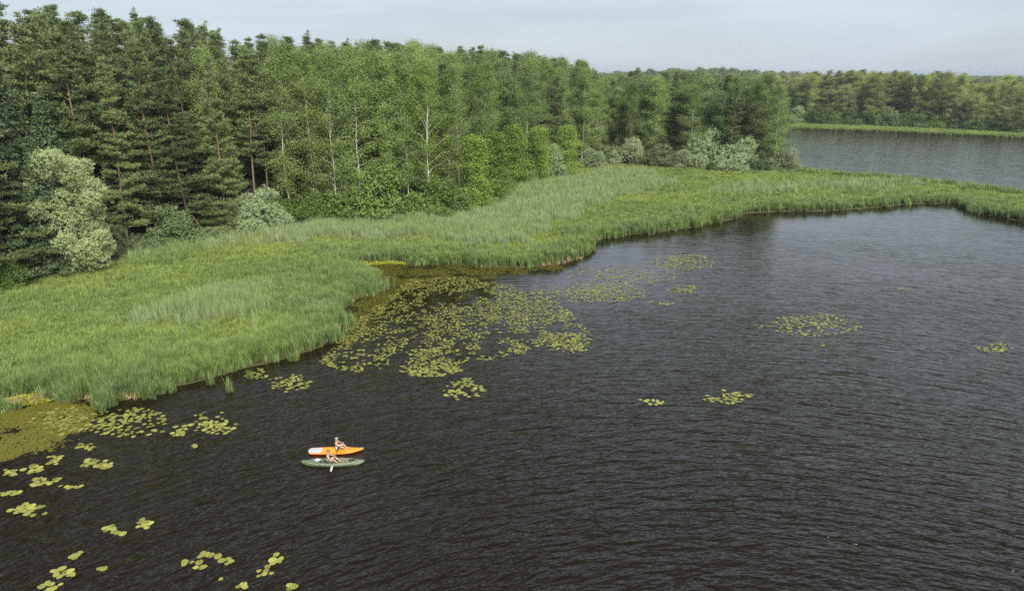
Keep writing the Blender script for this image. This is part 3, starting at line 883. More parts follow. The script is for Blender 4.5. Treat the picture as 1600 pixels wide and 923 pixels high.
cand = []
tries = 0
mn, mx_ = edge.min(0), forest.max(0)
while tries < 60000 and len(cand) < 330:
    tries += 1
    q = np.array([RNG.uniform(-95, 95), RNG.uniform(60, 240)])
    px = px_of(q)
    if not (-130 < px < 1225): continue
    if not inside(q, forest)[0]: continue
    dF = dist_line(q, edge, False)[0]
    if dF < (5.0 if px < 430 else 6.5 if px < 900 else 4.5) or dF > 44: continue
    if px > 1150 and dF < 8: continue
    if sdist(q, lake)[0] > -2: continue
    gap = 2.9 + dF * 0.045
    if any((q[0] - a) ** 2 + (q[1] - b) ** 2 < gap * gap for a, b in PLACED): continue
    if any((q[0] - a) ** 2 + (q[1] - b) ** 2 < gap * gap for a, b, _ in cand): continue
    cand.append((q[0], q[1], dF))
count = {}
AUTO, AUTO_FAR = [], []
for (x, y, dF) in cand:
    px = px_of((x, y))
    pine_p = float(np.interp(px, [0, 330, 430, 480, 700, 900, 960, 1200], [1, .95, .72, .22, .22, .28, .28, .2]))
    if dF > 22: pine_p = max(pine_p, 0.6)
    r = random.random()
    zone = ('left' if px < 440 else 'mid' if px < 900 else 'end')
    if r < pine_p:
        kind = 'pine' if random.random() < (.3 if dF < 12 and zone == 'left' else .75) else 'edge_pine'
        if zone == 'left' and dF > 3 and random.random() < .13: kind = 'spruce'
    else:
        kind = 'birch' if random.random() < (.78 if zone == 'mid' else .6) else 'alder'
    z0 = float(ground_z((x, y))[0])
    top = float(skyline(px)) + abs(random.gauss(0, 15)) + (14 if dF < 10 else 0) + random.uniform(-6, 3)
    h = height_at(y, top) - z0
    h = max(12.0, min(h, 30.0))
    if kind == 'alder': h *= random.uniform(.7, .9)
    if kind == 'spruce': h *= random.uniform(.65, .9)
    front = dF < 9
    LAB = {('pine', 'left'): ('dark tall pine in the dense stand behind and above the billowing willow', 'pines of the dense left stand'),
           ('spruce', 'left'): ('dark spruce among the pines of the dense left stand', 'spruces of the dense left stand'),
           ('birch', 'left'): ('green birch mixed in among the dark pines of the left stand', 'birches mixed into the left stand'),
           ('alder', 'left'): ('leafy alder mixed in among the dark pines of the left stand', 'alders mixed into the left stand'),
           ('pine', 'mid'): ('pine top showing among and above the light green birches', 'pines behind the birches'),
           ('birch', 'mid'): ('light green birch in the birch stand behind the grey reeds', 'birches of the middle stand'),
           ('alder', 'mid'): ('leafy alder in the birch stand behind the grey reeds', 'alders of the middle stand'),
           ('pine', 'end'): ('pine in the narrowing wood behind the silvery shrubs', 'pines behind the silvery shrubs'),
           ('birch', 'end'): ('birch in the narrowing wood behind the silvery shrubs', 'birches behind the silvery shrubs'),
           ('alder', 'end'): ('alder in the narrowing wood behind the silvery shrubs', 'alders behind the silvery shrubs')}
    kk = {'edge_pine': 'pine'}.get(kind, kind)
    lab, grp = LAB[(kk, zone)]
    AUTO.append((add_tree(kind, np.array([x, y]), h, lab, grp, None, random.uniform(.85, 1.12) * (1.2 if zone == 'end' else 1.0)), kk, px, dF, top))
    count[(kk, zone)] = count.get((kk, zone), 0) + 1
print('near forest', count)

# ------------------------------------------------------------------ wood across the far water
FAR = []
n_far = 0
pos_far = []
tries = 0
while tries < 30000 and n_far < 110:
    tries += 1
    q = np.array([RNG.uniform(60, 270), RNG.uniform(235, 400)])
    px = px_of(q)
    if not (1060 < px < 1680): continue
    d = dist_line(q, far_edge, False)[0]
    yl = np.interp(q[0], far_edge[::-1, 0] if far_edge[0, 0] > far_edge[-1, 0] else far_edge[:, 0], far_edge[::-1, 1] if far_edge[0, 0] > far_edge[-1, 0] else far_edge[:, 1])
    if q[1] < yl or d > 22 or d < 0.8: continue
    if 1140 < px < 1172: continue
    gap = 5.0
    if any((q[0] - a) ** 2 + (q[1] - b) ** 2 < gap * gap for a, b in pos_far): continue
    pos_far.append((q[0], q[1]))
    n_far += 1
    z0 = float(ground_z(q)[0])
    top = np.interp(px, [1060, 1130, 1200, 1240, 1300, 1420, 1490, 1520, 1560, 1600, 1680], [122, 122, 120, 113, 109, 112, 112, 124, 119, 127, 130])
    top += abs(random.gauss(0, 5)) + (4 if d < 6 else 0)
    if 1505 < px < 1535: top += 10
    h = max(8, height_at(q[1], top) - z0)
    pp = float(np.interp(px, [1100, 1230, 1280, 1480, 1530, 1600], [.15, .2, .32, .32, .2, .15]))
    kind = 'pine' if random.random() < pp else ('birch' if random.random() < .65 else 'alder')
    if kind == 'alder': h *= random.uniform(.6, .9)
    lab, grp = {'pine': ('pine in the wood on the far shore across the water', 'far shore pines'),
                'birch': ('birch in the wood on the far shore across the water', 'far shore birches'),
                'alder': ('rounded alder in the wood on the far shore across the water', 'far shore alders')}[kind]
    AUTO_FAR.append((add_tree('far_' + kind, q, h, lab, grp, None, random.uniform(1.1, 1.55)), kind, px, d, top))
def far_landmark(kind, px, by, ty, lab, **k):
    landmark(kind, px, by, ty, lab, **k)
far_landmark('sallow', 1245, 194.5, 164, 'silvery willow shrub on the far shore just right of the peninsula birches', variant=0, width=1.1)
far_landmark('sallow', 1140, 191.5, 158, 'pale willow shrub on the far shore below the little house', variant=2, width=1.1)
far_landmark('rusty_pine', 1484, 203, 146, 'pine with rust-brown dying crown on the far shore', width=1.1)
far_landmark('sparse_birch', 1424, 200, 116, 'birch with a bare pale slanting trunk on the far shore', variant=1)
far_landmark('young_birch', 1362, 198, 168, 'small yellow-green young birch on the far bank before the pines', variant=1, width=1.3)
far_landmark('bush', 1300, 196.5, 176, 'bright yellow-green bush left on the far bank', variant=1, width=1.2)
far_landmark('bush', 1338, 198, 182, 'small bright bush beside the young birch on the far bank', variant=2, width=1.2)
far_landmark('grey_bush', 1440, 202, 182, 'pale rounded bush on the far bank left of the rusty pine', variant=0, width=1.2)
far_landmark('far_alder', 1560, 208, 168, 'rounded dark bushy alder at the right end of the far bank', variant=1, width=1.4)
far_landmark('far_alder', 1592, 210, 165, 'broad bushy alder at the right rim on the far bank', variant=2, width=1.4)
for i, px in enumerate(range(1270, 1600, 24)):
    px += random.uniform(-8, 8)
    by = float(np.interp(px, [1180, 1240, 1330, 1420, 1500, 1600], [193, 194.5, 197, 200.5, 205, 209]))
    landmark(random.choice(['bush', 'grey_bush', 'bush']), px, by - .3, by - random.uniform(16, 34), '%s low leafy bush from the left in the row lining the far bank' % ('first second third fourth fifth sixth seventh eighth ninth tenth eleventh twelfth thirteenth fourteenth'.split()[i]), None, random.uniform(1.1, 1.5), 'bushes lining the far bank')

# labels: each tree is told apart by kind, row, and the plant one can point at nearest to it
MARKS = [(-60, 'left rim'), (60, 'narrow dark spruce'), (115, 'billowing willow'), (205, 'layered pine beside the willow'), (255, 'pine left of the broad one'), (300, 'broad low-boughed pine'),
         (355, 'layered pine right of the broad one'), (412, 'twin orange-trunked pines'), (458, 'slender border birch'), (528, 'forked birch'), (566, 'full leafy birch'), (606, 'dark-leaved birch'),
         (672, 'airy white-trunked birch'), (718, 'birch with leaning pale top'), (768, 'second young birch'), (806, 'third young birch'), (838, 'fourth young birch'),
         (884, 'last young birch'), (925, 'round silvery shrub'), (980, 'tall pale silvery shrub'), (1032, 'low wide shrub'), (1098, 'tall upright willow'), (1150, 'dark silvery shrub'), (1192, 'tallest waterside birch')]
MARKS_FAR = [(1140, 'pale willow below the house'), (1245, 'far silvery shrub'), (1300, 'bright left bush of the far bank'), (1362, 'far young birch'), (1424, 'far slanting birch'), (1484, 'rusty pine'),
             (1560, 'bushy far alder'), (1610, 'right rim of the far wood')]
ORD = ['leftmost', 'second from left', 'third from left', 'fourth from left', 'fifth from left', 'sixth from left', 'seventh from left', 'eighth from left', 'ninth from left']
def name_trees(lst, marks, far):
    buckets = {}
    for it in lst:
        root, kind, px, d, top = it
        mk = min(marks, key=lambda m_: abs(m_[0] - px))
        side = 'straight behind' if abs(px - mk[0]) < 9 else ('behind left of' if px < mk[0] else 'behind right of')
        row = ('front-row' if d < 8 else 'second-row' if d < 18 else 'back-row') if far else ('front-row' if d < 9 else 'second-row' if d < 18 else 'inner' if d < 30 else 'hindmost')
        buckets.setdefault((kind, row, side, mk[1]), []).append(it)
    for (kind, row, side, mk), its in buckets.items():
        its.sort(key=lambda q: q[2])
        for i, it in enumerate(its):
            pre = '' if len(its) == 1 else (('left-hand ', 'right-hand ')[i] if len(its) == 2 else ORD[min(i, 8)] + ' ')
            kn = {'pine': 'dark green pine', 'birch': 'light green birch', 'alder': 'leafy alder', 'spruce': 'dark spruce'}[kind]
            it[0]['label'] = ' '.join(('%s%s %s %s the %s' % (pre, row, kn, side, mk)).split()[:16])
name_trees(AUTO, MARKS, False)
name_trees(AUTO_FAR, MARKS_FAR, True)

# ------------------------------------------------------------------ scatter helper (geometry nodes instances: only for stuff)
def scatter(name, pts, rot, scl, protos, label, category):
    me = bpy.data.meshes.new(name)
    me.vertices.add(len(pts)); me.vertices.foreach_set('co', np.asarray(pts, np.float32).ravel())
    a = me.attributes.new('rot', 'FLOAT_VECTOR', 'POINT'); a.data.foreach_set('vector', np.asarray(rot, np.float32).ravel())
    a = me.attributes.new('scl', 'FLOAT_VECTOR', 'POINT'); a.data.foreach_set('vector', np.asarray(scl, np.float32).ravel())
    a = me.attributes.new('idx', 'INT', 'POINT'); a.data.foreach_set('value', RNG.integers(0, len(protos), len(pts)).astype(np.int32))
    me.update()
    o = link(name, me)
    kit = bpy.data.collections.new(name + '_kit')
    for k, pm in enumerate(protos):
        kit.objects.link(bpy.data.objects.new('%s_piece_%02d' % (name, k), pm))
    ng = bpy.data.node_groups.new(name, 'GeometryNodeTree')
    ng.interface.new_socket(name='Geometry', in_out='INPUT', socket_type='NodeSocketGeometry')
    ng.interface.new_socket(name='Geometry', in_out='OUTPUT', socket_type='NodeSocketGeometry')
    N, L = ng.nodes, ng.links
    gi, go = N.new('NodeGroupInput'), N.new('NodeGroupOutput')
    ci = N.new('GeometryNodeCollectionInfo'); ci.inputs['Collection'].default_value = kit
    ci.inputs['Separate Children'].default_value = True; ci.inputs['Reset Children'].default_value = True
    ip = N.new('GeometryNodeInstanceOnPoints'); ip.inputs['Pick Instance'].default_value = True
    def na(nm, dt):
        q = N.new('GeometryNodeInputNamedAttribute'); q.data_type = dt; q.inputs['Name'].default_value = nm
        return q.outputs['Attribute']
    L.new(gi.outputs[0], ip.inputs['Points']); L.new(ci.outputs[0], ip.inputs['Instance'])
    L.new(na('idx', 'INT'), ip.inputs['Instance Index'])
    L.new(na('rot', 'FLOAT_VECTOR'), ip.inputs['Rotation']); L.new(na('scl', 'FLOAT_VECTOR'), ip.inputs['Scale'])
    L.new(ip.outputs[0], go.inputs[0])
    md = o.modifiers.new('scatter', 'NODES'); md.node_group = ng
    tag(o, label, category, kind='stuff')
    return o

def joined(kind, i, thin=1):
    tm, cm, H, w, c = PROTO[kind][i]
    V1, F1 = np.vstack(w.V), np.vstack(w.F)
    V2, F2, T2 = np.vstack(c.V), np.vstack(c.F), np.concatenate(c.T)
    if thin > 1:
        F2 = F2[::thin]; used = F2.ravel(); V2 = V2[used]; T2 = T2[used]; F2 = np.arange(len(used)).reshape(-1, 4)
        if thin >= 3:
            q = V2.reshape(-1, 4, 3); m = q.mean(1, keepdims=True); V2 = (m + (q - m) * 1.7).reshape(-1, 3)
    return mesh_np(kind + '_mass', np.vstack([V1, V2]), [np.vstack([F1, F2 + len(V1)])], [tm.materials[0], cm.materials[0]],
                   np.concatenate([np.zeros(len(F1)), np.ones(len(F2))]), {'tint': np.concatenate([np.zeros(len(V1)), T2])}), H

mass = [joined('far_pine', 0, 3), joined('far_pine', 2, 3), joined('birch', 1, 3), joined('far_birch', 1, 3), joined('alder', 0, 3)]
mpts, mscl = [], []
def grow_mass(n_try, ygen, gapf):
    grid = {}
    for _ in range(n_try):
        y = ygen(); x = y * RNG.uniform(-1.0, 1.0)
        q = np.array([x, y])
        gap = gapf(y)
        key = (int(x // gap), int(y // gap), int(gap * 2))
        if key in grid: continue
        grid[key] = 1
        mpts.append(q)
grow_mass(2600, lambda: RNG.uniform(100, 420), lambda y: 5.0)
grow_mass(11000, lambda: 400 * math.exp(RNG.uniform(0, 3.2)), lambda y: 5 + y * 0.012)
MP = np.array(mpts)
okm = -sdist(MP, lake) > 3
dE = dist_line(MP, edge, False); inF = inside(MP, forest)
yl = np.interp(MP[:, 0], far_edge[:, 0], far_edge[:, 1], left=1e9, right=1e9)
farok = (MP[:, 1] > yl) & (dist_line(MP, far_edge, False) > 23)
pxs = CX + FPX * MP[:, 0] / (MP[:, 1] * CP + CAM_H * SP)
clear = ~((pxs > 1138) & (pxs < 1172) & (MP[:, 1] < 440))
keep = okm & clear & ((inF & (dE > 45)) | farok | (MP[:, 1] > 425))
MP = MP[keep]; nM = len(MP)
hs_ = RNG.uniform(15, 21, nM) * np.where(MP[:, 1] > 400, .95, 1.0)
sc = hs_ / 25.0
wv = sc * np.clip(MP[:, 1] / 320, 1.1, 4.0)
scatter('distant_wood', np.column_stack([MP, ground_z(MP) - .1]), np.column_stack([np.zeros(nM), np.zeros(nM), RNG.uniform(0, 6.28, nM)]),
        np.column_stack([wv, wv, sc]), [m_[0] for m_ in mass], 'hazy wood stretching away to the horizon behind the nearer trees', 'wood')
print('mass trees', nM)

# ------------------------------------------------------------------ reeds, sedge and moss
def blades(seed, n_, h, spread, width, bend, segs=3, plume=0.0):
    rng = np.random.default_rng(seed)
    V, F_, T, A = [], [], [], []
    k = 0
    for _ in range(n_):
        a = rng.uniform(0, 6.28); r = spread * math.sqrt(rng.random())
        b = np.array([math.cos(a) * r, math.sin(a) * r, 0])
        dr = rng.uniform(0, 6.28); d = np.array([math.cos(dr), math.sin(dr), 0])
        H_ = h * rng.uniform(.55, 1.1); bd = bend * rng.uniform(.2, 1.2) * H_
        wd = np.array([-d[1], d[0], 0]) * width * rng.uniform(.7, 1.3)
        t_ = rng.random()
        for s in range(segs + 1):
            q = s / segs
            cpt = b + d * bd * q ** 2.2 + UP * H_ * (q - .18 * bend * q ** 3)
            ww = wd * (1 - q) ** .6 if s < segs else wd * .06
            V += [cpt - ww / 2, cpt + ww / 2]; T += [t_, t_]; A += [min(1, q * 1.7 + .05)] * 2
            if s: F_.append((k + 2 * s - 2, k + 2 * s - 1, k + 2 * s + 1, k + 2 * s))
        k += 2 * (segs + 1)
    return np.array(V), np.array(F_, int), np.array(T), np.array(A)

def blade_mesh(name, seed, mat, *a, **k):
    V, F_, T, A = blades(seed, *a, **k)
    return mesh_np(name, V, [F_], [mat], attrs={'tint': T, 'along': A})

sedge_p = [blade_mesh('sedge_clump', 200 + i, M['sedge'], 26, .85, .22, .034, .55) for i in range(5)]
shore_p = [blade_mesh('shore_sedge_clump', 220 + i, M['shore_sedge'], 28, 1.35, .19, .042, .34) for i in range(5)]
reed_p = [blade_mesh('reed_clump', 240 + i, M['reed'], 20, 1.75, .24, .036, .22) for i in range(5)]
dry_p = [blade_mesh('dry_clump', 260 + i, M['dry'], 22, .5, .22, .03, .9) for i in range(3)]
moss_p = [blade_mesh('moss_clump', 280 + i, M['moss'], 26, .16, .24, .06, .8, segs=2) for i in range(3)]

# candidate points: even in distance, so that near ground is covered as densely as far ground looks
def candidates(n_):
    y = 30 * np.exp(RNG.uniform(0, math.log(250 / 30), n_))
    x = y * RNG.uniform(-1.05, 1.2, n_)
    return np.column_stack([x, y])
CP_ = candidates(900000)
MARSH = np.vstack([edge - [0, -2.5], poly([(1260, 262), (1330, 269), (1420, 277), (1560, 292), (1920, 385), (1900, 410), (1600, 356), (1440, 328), (1240, 338), (980, 374), (900, 415), (700, 426), (620, 470), (545, 540), (440, 580), (200, 640), (0, 660), (-340, 720)])])
CP_ = CP_[inside(CP_, MARSH)]
d_lake = -sdist(CP_, lake)
ok = d_lake > -1.5
CP_, d_lake = CP_[ok], d_lake[ok]
d_for = sdist(CP_, forest)
ok = (d_for < 1.5)
CP_, d_lake, d_for = CP_[ok], d_lake[ok], d_for[ok]
ok = CP_[:, 1] < 215
CP_, d_lake, d_for = CP_[ok], d_lake[ok], d_for[ok]
REED_ZONES = [[(438, 384), (455, 366), (520, 353), (640, 347), (735, 340), (775, 322), (810, 300), (880, 286), (940, 272), (1010, 270), (1045, 288), (985, 305), (935, 330),
               (880, 346), (830, 356), (820, 388), (765, 390), (690, 384), (560, 376)],
              [(235, 492), (300, 466), (385, 448), (402, 492), (370, 512), (280, 524)],
              [(1105, 300), (1180, 291), (1290, 289), (1420, 285), (1478, 291), (1390, 300), (1280, 303), (1130, 309)],
              [(200, 402), (300, 384), (400, 371), (470, 362), (450, 380), (340, 396), (230, 415)]]
wob = np.column_stack([vnoise(CP_, .25, 5) - .5, vnoise(CP_, .25, 6) - .5]) * 6 + RNG.normal(0, .8, CP_.shape)
zone = np.zeros(len(CP_), int)
for zi, zp in enumerate(REED_ZONES):
    zone[inside(CP_ + wob, poly(zp))] = zi + 1
yellow = inside(CP_ + wob * .3, poly([(535, 421), (560, 412), (620, 407), (650, 411), (600, 416), (560, 422)])) | inside(CP_ + wob * .3, poly([(-60, 655), (-60, 632), (0, 628), (60, 617), (110, 613), (95, 624), (30, 640)]))
def choose(mask, dens_px, y0=60.0):
    """thin to a given number per square metre at y0, falling off with distance"""
    idx = np.where(mask)[0]
    return idx
n_by = {}
def scat_zone(name, mask, protos, hs, keep, label, tilt=.12):
    idx = np.where(mask & (RNG.random(len(CP_)) < keep))[0]
    Pz = CP_[idx]
    n_ = len(idx)
    hv = hs * (0.55 + .45 * vnoise(Pz, .35, 9) + .35 * vnoise(Pz, 1.1, 10)) * RNG.uniform(.75, 1.25, n_)
    wv_ = (0.9 + Pz[:, 1] / 220)
    z_ = np.maximum(ground_z(Pz), -.25)
    wind = 0.10
    scatter(name, np.column_stack([Pz, z_]), np.column_stack([RNG.normal(0, tilt, n_), RNG.normal(wind, tilt, n_), RNG.uniform(0, 6.28, n_)]),
            np.column_stack([wv_, wv_, hv]), protos, label, 'sedge' if 'sedge' in name else 'reeds' if 'reed' in name else 'moss')
    n_by[name] = n_
rim = (d_lake < 3.6 + 5.0 * (vnoise(CP_, .2, 3) - .3) + RNG.normal(0, 1.0, len(CP_)))
thin = RNG.random(len(CP_)) < np.clip(np.where(d_lake > .25, .55, .12) + d_lake * .4 + 1.3 * (vnoise(CP_, .7, 77) - .5), 0.0, 1)
share = np.choose(zone, [0, .85, .45, .35, .25])
reedy = (zone > 0) & ~rim & (RNG.random(len(CP_)) < share)
scat_zone('shore_sedge', rim & thin & ~yellow, shore_p, np.full(1, 1.0), .62, 'tall fresh green sedge along the water rim of the marsh')
mead = ~rim & ~yellow & ((zone == 0) | (RNG.random(len(CP_)) > share))
scat_zone('sedge_meadow', mead, sedge_p, np.full(1, 1.0), .55, 'bright green sedge meadow filling the marsh between forest and water', .16)
scat_zone('reed_bed', reedy, reed_p, np.full(1, 1.0), .5, 'grey-green stand of tall reeds with pale stems in front of the birches', .05)
scat_zone('marsh_moss', yellow, moss_p, np.full(1, 1.0), .9, 'yellow-green moss strip at the water rim')
far_bank = np.column_stack([RNG.uniform(55, 275, 60000), RNG.uniform(225, 345, 60000)])
dl = -sdist(far_bank, lake); yl = np.interp(far_bank[:, 0], far_edge[:, 0], far_edge[:, 1], left=0, right=0)
far_bank = far_bank[(dl > -.2) & (far_bank[:, 1] < yl + 1.5)]
nf = len(far_bank)
scatter('bank_sedge', np.column_stack([far_bank, np.maximum(ground_z(far_bank), -.1)]), np.column_stack([RNG.normal(0, .1, nf), RNG.normal(.08, .1, nf), RNG.uniform(0, 6.28, nf)]),
        np.column_stack([np.full(nf, 2.6), np.full(nf, 2.6), RNG.uniform(.9, 1.5, nf)]), sedge_p, 'pale green strip of sedge along the far bank under the trees', 'sedge')
dryc = CP_[(d_lake > -.2) & (d_lake < 0.6) & (RNG.random(len(CP_)) < .10 * (vnoise(CP_, .3, 78) > .5)) & (CP_[:, 1] < 95)]
extra = CP_[(d_lake > 5) & (vnoise(CP_, .45, 31) > .93) & (RNG.random(len(CP_)) < .35)]
dp = np.vstack([dryc, extra]); nd = len(dp)
scatter('dry_sedge', np.column_stack([dp, np.maximum(ground_z(dp), -.02)]), np.column_stack([RNG.normal(0, .3, nd), RNG.normal(0, .3, nd), RNG.uniform(0, 6.28, nd)]),
        np.column_stack([np.ones(nd), np.ones(nd), RNG.uniform(.7, 1.5, nd)]), dry_p, 'dry straw-coloured sedge leaves at the waterline and in bare marsh spots', 'dry sedge')
print('reeds', n_by, nf, nd)

# sedge tufts standing by themselves in the water
for (px, py, h_, lab) in [(359, 612, 1.35, 'lone green sedge tuft standing in open water off the marsh point'),
                          (330, 600, 1.0, 'short sedge tuft in the water just left of the lone tuft'),
                          (392, 590, .9, 'small sedge tuft in the water beside the marsh point'),
                          (270, 612, .9, 'small sedge tuft at the water rim left of the lone tuft')]:
    q = at(px, py)
    V, F_, T, A = blades(int(px), 60, h_, .3, .04, .4)
    o = link('sedge_tuft', mesh_np('sedge_tuft', V, [F_], [M['shore_sedge']], attrs={'tint': T, 'along': A}))
    o.location = (q[0], q[1], -.05)
    tag(o, lab, 'sedge tuft')

# leaning dead stems below the broad pine
for (x0, y0, x1, y1, top, lab) in [(325, 374, 306, 372, 3.4, 'bare reddish dead stem leaning out below the broad low-boughed pine'),
                                   (490, 352, 487, 351, 1.6, 'short pale dead stump at the reed edge under the birches')]:
    a, b = at(x0, y0, .2), at(x1, y1, .2)
    w = Wood()
    p0, p1 = np.array([a[0], a[1], .1]), np.array([b[0], b[1], top])
    mid = (p0 + p1) / 2 + np.array([.12, 0, -.15])
    w.tube([p0, mid, p1], [.09, .07, .03], 6)
    for t_ in (.35, .6, .8):
        s0 = p0 + (p1 - p0) * t_
        w.tube([s0, s0 + np.array([random.uniform(-.3, .6), random.uniform(-.4, .2), random.uniform(.1, .6)])], [.03, .01], 4)
    o = link('dead_stem', w.mesh('dead_stem', M['dead_wood']))
    tag(o, lab, 'dead stem')

# ------------------------------------------------------------------ lily pads
def pad_mesh(name, seed, n_=13):
    rng = random.Random(seed)
    V, F_ = [(0, 0, 0.004)], []
    cut = 0.33
    for ring, (q, zz) in enumerate([(0.55, .006), (1.0, .0)]):
        for i in range(n_):
            a = cut / 2 + (6.2832 - cut) * i / (n_ - 1)
            rr = q * (1 + .05 * math.sin(3 * a + seed) + rng.uniform(-.02, .02)) * (1.0 if ring == 0 else (0.93 if i in (0, n_ - 1) else 1.0))
            lift = (0.09 * max(0, math.sin(a * 1.0 + seed * 1.7) - .55)) if ring else 0
            V.append((math.cos(a) * rr * 1.12, math.sin(a) * rr * .95, zz + lift))
    for i in range(n_ - 1):
        F_.append((0, 1 + i, 2 + i))
    Q = [(1 + i, 1 + n_ + i, 2 + n_ + i, 2 + i) for i in range(n_ - 1)]
    V = np.array(V)
    return mesh_np(name, V, [np.array(F_), np.array(Q)], [M['pad']], attrs={'tint': np.full(len(V), rng.uniform(.15, .9))}, smooth_shade=True)
pad_protos = [pad_mesh('lily_pad', s) for s in range(8)]

CL = [  # (cx, cy, rx, ry, n, where)
    (424, 868, 20, 13, 11, 'in the largest cluster at the bottom edge of the view'), (418, 892, 22, 9, 8, 'at the near side of the largest bottom cluster'),
    (318, 862, 14, 8, 6, 'at the top of the loose group by the largest cluster'), (305, 882, 22, 10, 9, 'in the loose group left of the largest cluster'),
    (362, 872, 22, 9, 8, 'between the two bottom groups'), (352, 902, 13, 4, 4, 'below the gap between the two bottom groups'), (380, 917, 12, 5, 4, 'at the bottom rim under the largest cluster'),
    (456, 913, 11, 7, 4, 'by itself right of the largest bottom cluster'), (124, 866, 13, 6, 6, 'at the top of the bottom-left cluster'), (102, 890, 20, 11, 11, 'in the middle of the bottom-left cluster'),
    (84, 913, 24, 9, 11, 'in the lowest part of the bottom-left cluster'), (160, 885, 11, 4, 3, 'as a pair or trio right of the bottom-left cluster'),
    (178, 829, 16, 9, 7, 'in the small left half of the twin group below the kayaks'), (228, 819, 18, 8, 9, 'in the right half of the twin group below the kayaks'),
    (42, 797, 34, 11, 17, 'in the long cluster at the left rim'), (14, 741, 14, 9, 9, 'in the patch at the left rim'),
    (50, 732, 17, 7, 11, 'in the patch just right of the left-rim patch'), (70, 754, 30, 8, 24, 'in the dense band left of the kayaks'), (120, 760, 15, 5, 9, 'at the right end of the dense band left of the kayaks'),
    (150, 724, 24, 8, 20, 'in the band nearest the kayaks on the left'), (86, 719, 18, 6, 10, 'in the band above the dense band at the left'), (130, 698, 16, 6, 10, 'just below the weed mat at the left'),
    (196, 660, 66, 22, 95, 'in the wide field beside the left weed mat'), (280, 672, 15, 10, 14, 'in the cluster right of the wide field by the weed mat'),
    (334, 660, 34, 18, 40, 'in the cluster between the marsh and the kayaks'), (302, 698, 8, 4, 4, 'by itself left of the kayaks'), (20, 770, 22, 5, 8, 'in the thin row at the left rim'),
    (110, 655, 60, 22, 60, 'on the left weed mat'),
    (450, 598, 32, 13, 34, 'off the marsh point'), (400, 584, 20, 8, 14, 'off the marsh point'), (725, 608, 32, 17, 44, 'in the small group before the big field'),
    (1265, 507, 76, 17, 150, 'in the lone group in open water'), (1135, 620, 38, 10, 38, 'in the small group in open water'), (1010, 627, 24, 6, 16, 'left of the small open-water group'), (1560, 543, 34, 7, 28, 'at the right rim'),
    (930, 458, 75, 14, 260, 'in the right field'), (1068, 409, 50, 12, 190, 'in the far field'), (1070, 453, 28, 7, 36, 'in the right field'), (1035, 473, 18, 4, 14, 'in the right field'), (880, 488, 14, 7, 20, 'in the right field'),
    (880, 533, 42, 14, 120, 'in the right field'), (980, 430, 90, 16, 150, 'in the far field'), (1290, 540, 10, 3, 4, 'alone'), (1420, 450, 20, 3, 6, 'alone')]
pads = []
for (cx, cy, rx, ry, n_, where) in CL:
    k = 0
    n_ = int(n_ * 1.9); seeds = [(random.gauss(0, .5), random.gauss(0, .5)) for _ in range(max(1, n_ // 6))]
    while k < n_:
        sx, sy = random.choice(seeds)
        u, v = sx + random.gauss(0, .3), sy + random.gauss(0, .3)
        if u * u + v * v > 1.2: continue
        q = at(cx + u * rx, cy + v * ry)
        pads.append((q[0], q[1], where)); k += 1
BAY = poly([(498, 566), (536, 524), (556, 500), (600, 468), (640, 436), (720, 432), (770, 440), (850, 452), (905, 500), (930, 530), (915, 548), (840, 562), (780, 566), (690, 588), (610, 588), (530, 578)])
mnb, mxb = BAY.min(0), BAY.max(0)
bp_ = np.column_stack([RNG.uniform(mnb[0], mxb[0], 26000), RNG.uniform(mnb[1], mxb[1], 26000)])
bp_ = bp_[inside(bp_, BAY)]
pxb = CX + FPX * bp_[:, 0] / (bp_[:, 1] * CP + CAM_H * SP)
dens = np.interp(pxb, [490, 560, 700, 760, 930], [.95, .95, .85, .55, .5])
nz = vnoise(bp_, .22, 41) * .35 + vnoise(bp_, .8, 42) * .35 + vnoise(bp_, 2.4, 43) * .30
bp_ = bp_[(nz > 0.63 - dens * .22) & (RNG.random(len(bp_)) < .55)]
for q in bp_:
    pads.append((q[0], q[1], 'in the big field in the bay'))
# no two pads on top of each other (a little overlap as in life)
cell, kept = {}, []
for (x, y, w_) in pads:
    r = random.uniform(.10, .195) if math.hypot(x, y) < 50 else (random.uniform(.07, .14) if 'big field' in w_ else random.uniform(.10, .175))
    ci, cj = int(x // .5), int(y // .5)
    if any((x - a) ** 2 + (y - b) ** 2 < ((r + c_) * (.56 if math.hypot(x, y) < 55 else .80)) ** 2 for i in (-1, 0, 1) for j in (-1, 0, 1) for (a, b, c_) in cell.get((ci + i, cj + j), ())):
        continue
    cell.setdefault((ci, cj), []).append((x, y, r)); kept.append((x, y, r, w_))
kept.sort(key=lambda q: q[0] ** 2 + q[1] ** 2)
inview = [q for q in kept if -10 < px_of(q) < 1610 and height_at(q[1], 935) < 0.5]
single, rest = inview[:290], inview[290:]
for i, (x, y, r, w_) in enumerate(single):
    o = link('lily_pad', random.choice(pad_protos))
    o.location = (x, y, 0.012 + (i % 7) * .002)
    o.rotation_euler = (random.gauss(0, .03), random.gauss(0, .03), random.uniform(0, 6.28))
    o.scale = (r, r, r)
    tag(o, 'round yellow-green lily pad ' + w_, 'lily pad', 'lily pads ' + w_)
V_, F3, F4, T_ = [], [], [], []
base = 0
